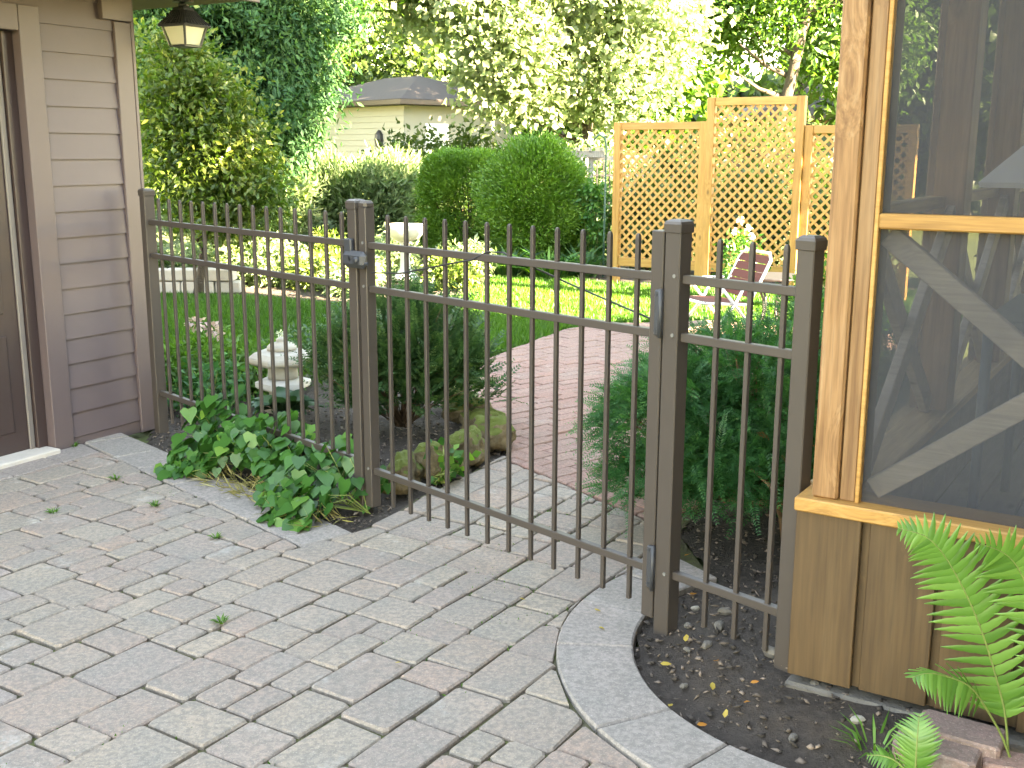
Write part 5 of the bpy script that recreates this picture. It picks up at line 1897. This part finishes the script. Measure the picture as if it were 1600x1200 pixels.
def frond(fern, pts, pairs, size, start=0.25, seed=0, facing=None, rr=0.0035, droop=0.15, ang=1.15):
    gg = random.Random(seed)
    path_ = catmull(pts, 60)
    mb = MB().tube(path_[::3] + [path_[-1]], [rr * (1 - 0.8 * i / 20) for i in range(21)], 6)
    fo = mb.build('frond', M['greenstem'], fern, smooth=True)
    base = wloc(fern)
    f0 = np.asarray(facing if facing is not None else (-A[0], -A[1], 0.35), float)
    for i in range(pairs):
        t = start + (1 - start) * (i + 0.5) / pairs
        x = t * 59
        k = min(int(x), 58)
        p = path_[k] + (path_[k + 1] - path_[k]) * (x - k)
        d = unit(path_[k + 1] - path_[k])
        tt = (t - start) / (1 - start)
        ln = size * (0.55 + 0.45 * min(1, tt * 4)) * (1 - max(0, (tt - 0.45) / 0.58) ** 1.5) + 0.008
        n_ = unit(f0 - d * np.dot(f0, d))
        s_ = np.cross(d, n_)
        for sg in (-1, 1):
            X = unit(d * cos(ang) + s_ * sg * sin(ang) - np.array([0, 0, droop]) + n_ * gg.uniform(-.18, .12))
            Z = unit(n_ - X * np.dot(n_, X))
            Y = np.cross(Z, X)
            if sg > 0:
                Y = Y
            mtx = Matrix(((X[0], Y[0], Z[0]), (X[1], Y[1], Z[1]), (X[2], Y[2], Z[2])))
            o = link('leaflet', PIN[gg.choice((0, 1, 1, 2))], fo, p - base, mtx.to_euler())
            l_ = ln * gg.uniform(0.92, 1.08)
            o.scale = (l_, (l_ * 0.75 + size * 0.25) * (1 if sg > 0 else 1), l_)
    return fo


fe = empty('tall_fern', hp(-0.14, 0.63, 0), 'tall bright green fern frond rising before the porch boards', 'fern')
frond(fe, [hp(-0.14, 0.625, 0.0), hp(-0.15, 0.61, 0.114), hp(-0.16, 0.591, 0.195), hp(-0.19, 0.536, 0.365), hp(-0.22, 0.471, 0.505), hp(-0.25, 0.41, 0.592), hp(-0.28, 0.339, 0.617)], 31, 0.100, 0.20, 1)
frond(fe, [hp(-0.16, 0.64, 0.0), hp(-0.20, 0.61, 0.10), hp(-0.24, 0.571, 0.185), hp(-0.28, 0.536, 0.250), hp(-0.32, 0.49, 0.280), hp(-0.36, 0.452, 0.296), hp(-0.39, 0.422, 0.290)], 15, 0.072, 0.38, 2, facing=(-0.3, -0.5, 1.0), droop=0.55)
frond(fe, [hp(-0.15, 0.66, 0.0), hp(-0.17, 0.68, 0.2), hp(-0.19, 0.67, 0.40), hp(-0.22, 0.62, 0.53), hp(-0.25, 0.58, 0.59), hp(-0.30, 0.52, 0.622)], 22, 0.085, 0.25, 3)
frond(fe, [hp(-0.12, 0.66, 0.0), hp(-0.10, 0.72, 0.18), hp(-0.10, 0.80, 0.32), hp(-0.12, 0.90, 0.42)], 18, 0.08, 0.25, 4)
f2 = empty('small_fern', hp(-0.30, 0.43, 0), 'small low fern plant before the pink pavers', 'fern')
frond(f2, [hp(-0.36, 0.445, 0.01), hp(-0.365, 0.443, 0.07), hp(-0.355, 0.440, 0.125), hp(-0.33, 0.435, 0.172)], 15, 0.058, 0.05, 5, droop=-0.1)
frond(f2, [hp(-0.36, 0.440, 0.01), hp(-0.37, 0.40, 0.05), hp(-0.38, 0.365, 0.06), hp(-0.38, 0.33, 0.05)], 11, 0.034, 0.1, 6, facing=(-0.2, -0.3, 1))
frond(f2, [hp(-0.36, 0.450, 0.01), hp(-0.40, 0.47, 0.05), hp(-0.44, 0.49, 0.05)], 10, 0.034, 0.1, 7, facing=(-0.2, -0.3, 1))
tuft('grass_sprig', hp(-0.20, 0.31)[:2], 22, 0.14, 0.03, 0.007, 'little grassy sprig at the foot of the porch boards', 'l_fern', seed=81, lean=0.8)

# three loose pavers by the fern
for nm, c_, sz, z0, rz, mt, lb in (('loose_paver', hp(-0.147, 0.505), (0.20, 0.115), 0.012, TB - 0.03, 'brick_pink', 'pinkish loose paver lying against the porch footing under the fern'),
                                   ('loose_paver', hp(-0.236, 0.467), (0.195, 0.098), 0.0, TB - 0.02, 'brick_pink', 'pinkish loose paver in front, behind the small fern'),
                                   ('loose_brick', hp(-0.185, 0.625), (0.115, 0.085), -0.015, TB + 0.25, 'brick', 'dark red loose brick at the base of the tall fern')):
    h2 = (sz[0] / 2, sz[1] / 2)
    V, F = stone_mesh(nm, [np.array((-h2[0], -h2[1])), np.array((h2[0], -h2[1])), np.array((h2[0], h2[1])), np.array((-h2[0], h2[1]))], 0.058, None, gap=0, depth=0.002, cham=0.006)
    me = bpy.data.meshes.new(nm)
    me.from_pydata(V, [], F)
    me.materials.append(M[mt])
    o = link(nm, me, None, (c_[0], c_[1], z0), (0.0, 0.0, rz))
    o.location.z += 0.045
    props(o, lb, 'paver' if nm == 'loose_paver' else 'brick')

# fallen leaves and pale stones on the mulch
gg = random.Random(77)


def small_leaf_mesh(mname):
    V = [(0, 0, 0), (0.35, 0.26, 0.10), (0.75, 0.18, 0.06), (1.0, 0, 0.10), (0.75, -0.2, 0.14), (0.35, -0.24, 0.05)]
    return npmesh('fallen_leaf', np.array(V), np.array([(0, 1, 2), (0, 2, 3), (0, 3, 4), (0, 4, 5)]), M[mname], np.array([0.2, 0.4, 0.6, 0.8, 0.5, 0.3]))


lm_ = {k: small_leaf_mesh(k) for k in ('l_orange', 'l_gold')}
for k, (x, y) in enumerate([(0.57, 2.85), (0.53, 2.70), (0.48, 3.03), (0.60, 2.99), (0.44, 2.80), (0.70, 2.85), (0.58, 2.72), (0.62, 3.58), (0.72, 3.82), (0.66, 3.96), (0.98, 2.80), (0.64, 2.77), (0.55, 3.2)]):
    o_r = k % 2
    o = link('fallen_leaf', lm_['l_orange' if o_r else 'l_gold'], None, (x, y, 0.004 + soil_h(x, y)), (gg.uniform(-.4, .4), gg.uniform(-.4, .4), gg.uniform(0, 6)))
    s_ = gg.uniform(0.022, 0.036)
    o.scale = (s_, s_, s_)
    props(o, ('small orange fallen leaf' if o_r else 'small yellow fallen leaf') + ' lying on the dark mulch', 'leaf', 'orange leaves on the mulch' if o_r else 'yellow leaves on the mulch')
for k, (x, y) in enumerate([(0.30, 3.43), (0.30, 3.29), (0.05, 3.52), (-0.35, 3.05)]):
    o = link('fallen_leaf', lm_['l_gold'], None, (x, y, 0.010), (gg.uniform(-.2, .2), gg.uniform(-.2, .2), gg.uniform(0, 6)))
    o.scale = (0.024, 0.024, 0.024)
    props(o, 'tiny yellow fallen leaf lying on the grey pavers', 'leaf', 'yellow leaves on the pavers')
for k, (x, y, r_) in enumerate([(0.66, 3.24, 0.026), (0.60, 3.12, 0.022), (0.78, 3.05, 0.030), (0.57, 3.30, 0.016), (0.70, 3.36, 0.022), (0.86, 2.86, 0.018), (0.50, 2.92, 0.014), (0.74, 2.62, 0.018), (0.92, 2.66, 0.02), (1.0, 2.45, 0.024), (0.62, 3.45, 0.015), (0.54, 3.12, 0.014)]):
    ph = [gg.uniform(0, 6) for _ in range(3)]
    V, F = [], []
    for j, (zr, zz) in enumerate(((0.7, -0.3), (1.0, 0.2), (0.75, 0.55), (0.3, 0.7))):
        for i in range(8):
            a_ = i * pi / 4
            w_ = zr * (1 + 0.22 * sin(2 * a_ + ph[0]) + 0.12 * sin(3 * a_ + ph[1]))
            V.append((r_ * w_ * cos(a_), r_ * w_ * sin(a_) * 0.75, r_ * zz))
    for j in range(3):
        F += [(j * 8 + i, j * 8 + (i + 1) % 8, j * 8 + 8 + (i + 1) % 8, j * 8 + 8 + i) for i in range(8)]
    F.append(tuple(range(24, 32)))
    me = bpy.data.meshes.new('stone')
    me.from_pydata(V, [], F)
    me.materials.append(M['caststone'] if k in (8, 10) else M['concrete'])
    link('stone', me, bed_r, (x, y, -0.012 + soil_h(x, y)), (0, 0, gg.uniform(0, 6)))
# moss and weeds in the joints
g = np.random.default_rng(91)
Q = scatter(PATIO, 9000, g, lambda q: (np.sin(q[:, 0] * 2.1 + 1) * np.cos(q[:, 1] * 1.7) > 0.1))
grass_pts = []
P = np.stack([Q[:, 0], Q[:, 1], np.full(len(Q), -0.013)], 1)
D = unit(np.array([0, 0, 0.7]) + g.normal(size=(len(P), 3)) * 0.6)
leaf_obj('joint_moss', P, D, rdirs(len(P), g), g.uniform(0.010, 0.019, len(P)), 0.006, M['l_grass'], origin=(0, 0, 0), kind='stuff')
for k, (x, y) in enumerate([(-1.86, 4.94), (-1.55, 4.55), (-1.18, 4.15), (-2.28, 5.52), (-0.95, 3.35), (-1.95, 4.45)]):
    tuft('weed', (x, y), 26, 0.035, 0.014, 0.005, ['tiny weed in a joint near the middle of the pink border', 'tiny weed in a joint before the ivy, left', 'tiny weed in a joint below the ivy', 'tiny weed in a joint nearest the garage corner', 'tiny weed in a joint in the middle of the patio', 'tiny weed in a joint left of the ivy, further down'][k], 'l_grass', 'weed', 'weeds in the paver joints', seed=100 + k, lean=0.9)

# ------------------------------------------------------------------ garden at the far side of the lawn


def hedge_leaves(t, surf, nrm, ll, lw, material, seed, lmp=0.04):
    g = np.random.default_rng(seed)
    n = len(surf)
    cl = 0.5 + 0.5 * np.sin(surf[:, 0] * 7 + seed) * np.cos(surf[:, 2] * 9 + seed) * np.cos(surf[:, 1] * 6)
    P = surf + nrm * (g.normal(size=(n, 1)) * lmp + (cl[:, None] - 0.5) * 0.10)
    d = unit(nrm * 0.9 + rdirs(n, g) * 0.8 + np.array([0, 0, 0.35]))
    nn = unit(rdirs(n, g) + nrm * 0.6)
    leaf_obj('foliage', P, d, nn, ll * g.uniform(0.6, 1.3, n), lw, M[material], t, rv=cl * 0.5 + g.random(n) * 0.5)


def ellipsoid_hedge(name, c, rad, n, label, material, seed, ll=0.06, lw=0.018, cat='bush', boxy=1.0, rough=0.10):
    t = empty(name, (c[0], c[1], 0), label, cat)
    g = np.random.default_rng(seed)
    D = rdirs(n, g)
    if boxy != 1.0:
        D = np.sign(D) * np.abs(D) ** boxy
    rr = lump(unit(D), seed, rough, 14, 7.0) * lump(unit(D), seed + 1, rough * 0.8, 90, 45.0)
    depth = 1 - 0.16 * g.random(n) ** 2
    P = np.array([c[0], c[1], c[2]]) + D * np.array(rad) * (rr * depth)[:, None]
    ok = P[:, 2] > 0.0
    hedge_leaves(t, P[ok], unit(D / np.array(rad))[ok], ll, lw, material, seed, lmp=0.04 + max(0, rough - 0.1) * 0.6)
    # branching inside
    gg = random.Random(seed)
    tips = [np.array(c) + np.array([gg.uniform(-.8, .8) * rad[0], gg.uniform(-.8, .8) * rad[1], gg.uniform(0, .8) * rad[2]]) for _ in range(16)]
    twigs(t, (c[0], c[1], 0), tips, 0.018, 'bark', 'trunk', seed)
    return t


ellipsoid_hedge('clipped_yew', (0.34, 14.5, 0.74), (0.62, 0.60, 0.86), 62000, 'dense round clipped yew bush left of the lattice', 'l_hedge', 201, rough=0.16)
ellipsoid_hedge('clipped_hedge', (-0.62, 15.6, 0.74), (0.66, 0.55, 0.74), 95000, 'box shaped clipped hedge left of the round yew', 'l_hedge', 202, boxy=0.62, cat='hedge')
ellipsoid_hedge('tall_hedge', (-2.45, 17.2, 0.50), (1.10, 0.8, 0.82), 46000, 'taller loose hedge with sunlit top below the beige house', 'l_pale', 203, ll=0.15, lw=0.035, boxy=0.7, rough=0.22, cat='hedge')
ellipsoid_hedge('tall_hedge', (-3.75, 16.4, 0.72), (0.75, 0.7, 0.85), 22000, 'loose sunlit hedge end beside the dark conifers', 'l_pale', 204, ll=0.15, lw=0.035, boxy=0.75, rough=0.25, cat='hedge')

GP = 'sunlit perennials in the far flower bed'
gg = random.Random(301)
spots = [(-4.3, 12.6), (-3.9, 12.9), (-3.45, 12.5), (-3.1, 13.1), (-2.75, 12.6), (-2.4, 13.0), (-2.1, 12.3), (-1.8, 12.9), (-1.75, 11.75), (-0.72, 12.35), (-0.55, 13.1), (-1.5, 13.7), (-2.3, 14.0), (-3.2, 14.2), (-4.1, 14.0)]
PL = ['pale perennial behind the left end of the stone wall', 'pale perennial behind the middle of the stone wall', '', 'pale perennial far back, right of the stone wall', 'pale perennial in line with the fifth long-fence picket', '', '',
      'pale perennial behind the red blooming ones, left of the gate post', '', '', 'pale perennial just right of the bird bath', 'pale perennial behind the bird bath', 'pale perennial before the taller hedge, middle', 'pale perennial before the loose hedge end', 'pale perennial furthest left in the back row']
for i, (x, y) in enumerate(spots):
    fl_ = []
    if i in (6, 8, 9):
        fl_ = [('l_red', [(x + gg.uniform(-.2, .2), y - 0.15 + gg.uniform(-.1, .1), 0.20 + gg.uniform(0, .1)) for _ in range(5)], 0.035)]
    if i in (2, 5):
        fl_ = [('l_white', [(x + gg.uniform(-.2, .2), y - 0.15, 0.28 + gg.uniform(0, .15)) for _ in range(4)], 0.045)]
    bushlet('perennial', (x, y), (gg.uniform(0.26, 0.36), 0.28, gg.uniform(0.13, 0.26)), 70, 22, 0.085, 0.032,
            PL[i] if not fl_ else {6: 'perennial with red orange blooms left of the gate post', 8: 'perennial with red orange blooms nearest the lawn', 9: 'perennial with red orange blooms right of the bird bath', 2: 'perennial with white blooms near the stone wall end', 5: 'perennial with white blooms in front of the hedge'}[i],
            'l_pale' if i % 3 else 'l_yellow', group=GP, seed=310 + i, clump=0.06)
for i, (x, y, lb) in enumerate([(-0.05, 13.5, 'dark green clump of drooping leaves at the foot of the round yew'), (0.45, 13.3, 'clump of drooping blue green leaves between round yew and lattice'), (0.85, 13.5, 'leafy clump beside the plant hook')]):
    tuft('drooping_plant', (x, y), 130, 0.48, 0.20, 0.035, lb, 'l_conifer' if i != 1 else 'l_ivy', seed=330 + i, lean=0.8)
bushlet('vine_bush', (1.02, 14.2), (0.22, 0.22, 0.55), 80, 20, 0.08, 0.04, 'loose leafy vine between arbor and lattice', 'l_ivy', 'vine', seed=340, zc=0.6)
sheet('far_bed', [np.array(p) for p in [(-5.5, 11.9), (-2.7, 11.6), (-1.8, 11.05), (-1.3, 11.1), (-0.5, 11.7), (-0.1, 13.3), (0.4, 13.55), (1.05, 12.8), (2.9, 12.05), (4.6, 11.4), (5.0, 12.6), (2.0, 14.6), (0.8, 15.6), (-1.6, 16.5), (-5.5, 17.5)]], -0.022, M['soil'])

# plants behind and beside the lattice, and seen through the screen
for i, (x, y, r_, lb) in enumerate([(1.75, 14.1, (0.5, 0.4, 0.62), 'dark shrub right behind the left lattice'), (2.9, 13.8, (0.55, 0.45, 0.7), 'dark shrub right behind the middle lattice'), (3.9, 13.0, (0.5, 0.5, 0.6), 'dark shrub behind the right lattice end'), (2.4, 15.6, (0.7, 0.5, 0.8), 'broad dark shrub further back behind the lattices')]):
    bushlet('dark_shrub', (x, y), r_, 150, 26, 0.10, 0.05, lb, 'l_bg', 'shrub', seed=350 + i, clump=0.09, stem_r=0.012)
bushlet('white_flower_plant', (2.35, 11.4), (0.18, 0.18, 0.30), 40, 16, 0.07, 0.03, 'white flowering plant before the middle lattice', 'l_ivy', seed=360, zc=0.4, flowers=[('l_white', [(2.33, 11.3, 0.82), (2.42, 11.35, 0.74), (2.30, 11.38, 0.70), (2.45, 11.3, 0.66)], 0.035)])

# ------------------------------------------------------------------ trees
tree('maple_tree', (1.3, 20.8, -0.05), 2.6, (1.35, 20.4, 3.9), (1.95, 1.9, 2.4), 'broad pale green maple tree lit by the sun in the middle', 'l_maple', 401, 330, 95, 0.125, 0.10, 0.26, 0.14, 0.05, lmp=0.42, inner=0.40, lobes=[((-1.0, 19.2, 5.0), (1.9, 1.3, 1.5), 170), ((0.9, 20.6, 6.2), (2.6, 1.8, 1.6), 170), ((0.0, 18.7, 3.0), (0.95, 0.9, 0.9), 55)])
tree('yellow_green_tree', (-3.35, 11.6, -0.05), 1.2, (-3.15, 11.6, 1.55), (0.80, 0.65, 0.85), 'yellow green small tree behind the fence next to the garage', 'l_yellow', 402, 170, 75, 0.075, 0.036, 0.12, 0.05, 0.02, limbs=7, lmp=0.5, inner=0.25, lobes=[((-2.75, 11.5, 1.05), (0.45, 0.4, 0.35), 50), ((-3.5, 11.7, 2.2), (0.5, 0.45, 0.5), 60)])
tree('leafy_tree', (-4.1, 15.4, -0.05), 4.5, (-4.1, 15.4, 2.7), (1.15, 1.0, 1.7), 'blue green leafy tree behind the yellow green tree', 'l_conifer', 403, 260, 120, 0.105, 0.040, 0.17, 0.12, 0.04, lmp=0.45, inner=0.3, flat=0.75, droop=0.5, lobes=[((-3.2, 15.5, 3.3), (0.9, 0.8, 1.0), 110), ((-4.9, 15.6, 3.5), (0.9, 0.9, 1.4), 110), ((-3.4, 15.2, 1.9), (0.75, 0.6, 0.7), 70)])
tree('ash_tree', (-3.5, 18.4, -0.05), 4.8, (-3.5, 18.4, 4.2), (1.6, 1.2, 1.5), 'mid green tree with feathery leaves left of the beige house', 'l_dark', 404, 260, 110, 0.12, 0.04, 0.22, 0.12, 0.04, lmp=0.45, inner=0.3, flat=0.8, droop=0.4, lobes=[((-2.0, 18.8, 5.0), (1.4, 1.1, 0.9), 110)])
tree('dark_tree', (4.95, 23.4, -0.05), 3.6, (6.1, 24.6, 4.9), (2.3, 1.6, 1.7), 'bright green tree with dark slanting trunk above the lattice', 'l_dark', 405, 170, 90, 0.16, 0.075, 0.32, 0.15, 0.08, limbs=8, lmp=0.5, inner=0.3, top=(6.4, 23.4, 5.8), lobes=[((4.0, 24.8, 4.6), (1.3, 1.0, 1.2), 55), ((7.6, 24.2, 3.6), (1.2, 1.0, 0.9), 45)])
tree('shade_tree', (8.8, 9.7, -0.05), 4.0, (8.8, 9.7, 5.8), (1.8, 1.3, 1.6), 'leafy shade tree standing beyond the porch end to the right', 'l_dark', 406, 320, 40, 0.18, 0.12, 0.30, 0.18, 0.08, limbs=8)
tree('added_shade_tree', (6.3, 8.7, -0.05), 6.2, (5.3, 7.9, 8.2), (2.2, 2.7, 1.5), 'added tall tree out of view beyond the porch, shading the left trees', 'l_dark', 409, 300, 60, 0.16, 0.10, 0.30, 0.17, 0.08, limbs=8, top=(5.6, 8.6, 7.6))  # unseen tree, added so its crown shades the trees on the left
tree('added_shade_tree', (8.6, 31.6, -0.05), 7.0, (7.2, 31.6, 9.0), (2.9, 2.6, 2.8), 'added tall tree far behind the lattice, crown above the frame shading the beige house roof', 'l_dark', 410, 260, 60, 0.26, 0.16, 0.45, 0.20, 0.09, limbs=8)  # added to shade the neighbour house roof; crown stays above the view
tree('old_tree', (10.2, 26.0, -0.05), 5.0, (10.6, 26.6, 7.6), (3.2, 3.0, 3.2), 'old tree with thick slanted trunk seen through the porch screen', 'l_dark', 407, 460, 44, 0.22, 0.14, 0.36, 0.42, 0.20, limbs=8, top=(9.4, 26.0, 6.5))
tree('old_tree', (12.6, 27.5, -0.05), 5.0, (13.6, 27.6, 7.8), (3.2, 3.0, 3.2), 'old tree with pale tan trunk seen through the porch screen', 'l_dark', 408, 460, 44, 0.22, 0.14, 0.36, 0.36, 0.18, bark='bark_pale', limbs=8)
for i, (x, y, h, r_, mt, lb) in enumerate([
        (-9.5, 24, 7, 3.4, 'l_bg', 'tall background tree on the far left behind the conifers'),
        (-7.5, 50, 11, 4.8, 'l_bg', 'tall background tree over the beige house roof'),
        (-1.5, 54, 11, 4.6, 'l_maple', 'pale background tree over the white garage'),
        (2.6, 40, 8.5, 3.6, 'l_dark', 'background tree directly behind the maple crown'),
        (12.0, 27, 8.5, 3.6, 'l_bg', 'background tree seen through the porch screen'),
        (17.5, 38, 10, 4.4, 'l_dark', 'far tree beside the brown house'),
        (-13, 40, 11, 4.8, 'l_dark', 'far tree on the left edge of the garden')]):
    tree('background_tree', (x, y, -0.05), h * 0.6, (x, y, h * 0.56), (r_, r_ * 0.9, h * 0.46), lb, mt, 420 + i, 330, 38, 0.36, 0.24, 0.5, 0.22, 0.08, lmp=0.35, inner=0.5)
g = np.random.default_rng(500)
n = 26000
x = g.uniform(-46, 46, n)
P = np.stack([x, 58 + g.uniform(-3, 3, n) + 4 * np.sin(x * .2), (g.random(n) ** 0.8) * (4.6 + 1.8 * np.sin(x * 0.55) + 1.2 * np.sin(x * 1.3))], 1)
leaf_obj('far_wood', P, rdirs(n, g), unit(rdirs(n, g) + np.array([0, -0.6, 0.4])), 0.9, 0.6, M['l_bg'], origin=(0, 0, 0), kind='stuff')
for i, (x, y, r_, lb) in enumerate([(-5.2, 13.2, (0.8, 0.6, 0.8), 'bushy sunlit shrub behind the stone wall'), (-4.9, 17.5, (1.2, 0.8, 1.2), 'wide shrub under the conifers on the left'), (-1.2, 19.5, (1.2, 0.7, 1.0), 'shrub row piece behind the clipped hedge'), (1.6, 19.0, (1.2, 0.7, 0.9), 'shrub below the maple behind the arbor'), (4.0, 18.0, (1.4, 0.8, 1.0), 'shrub under the slanting tree behind the lattice'), (6.3, 12.4, (0.9, 0.8, 0.8), 'shrub on the lawn edge seen through the screen')]):
    bushlet('garden_shrub', (x, y), r_, 170, 28, 0.12, 0.06, lb, 'l_bg' if i not in (0, 3) else 'l_pale', 'shrub', seed=520 + i, clump=0.13, stem_r=0.014)
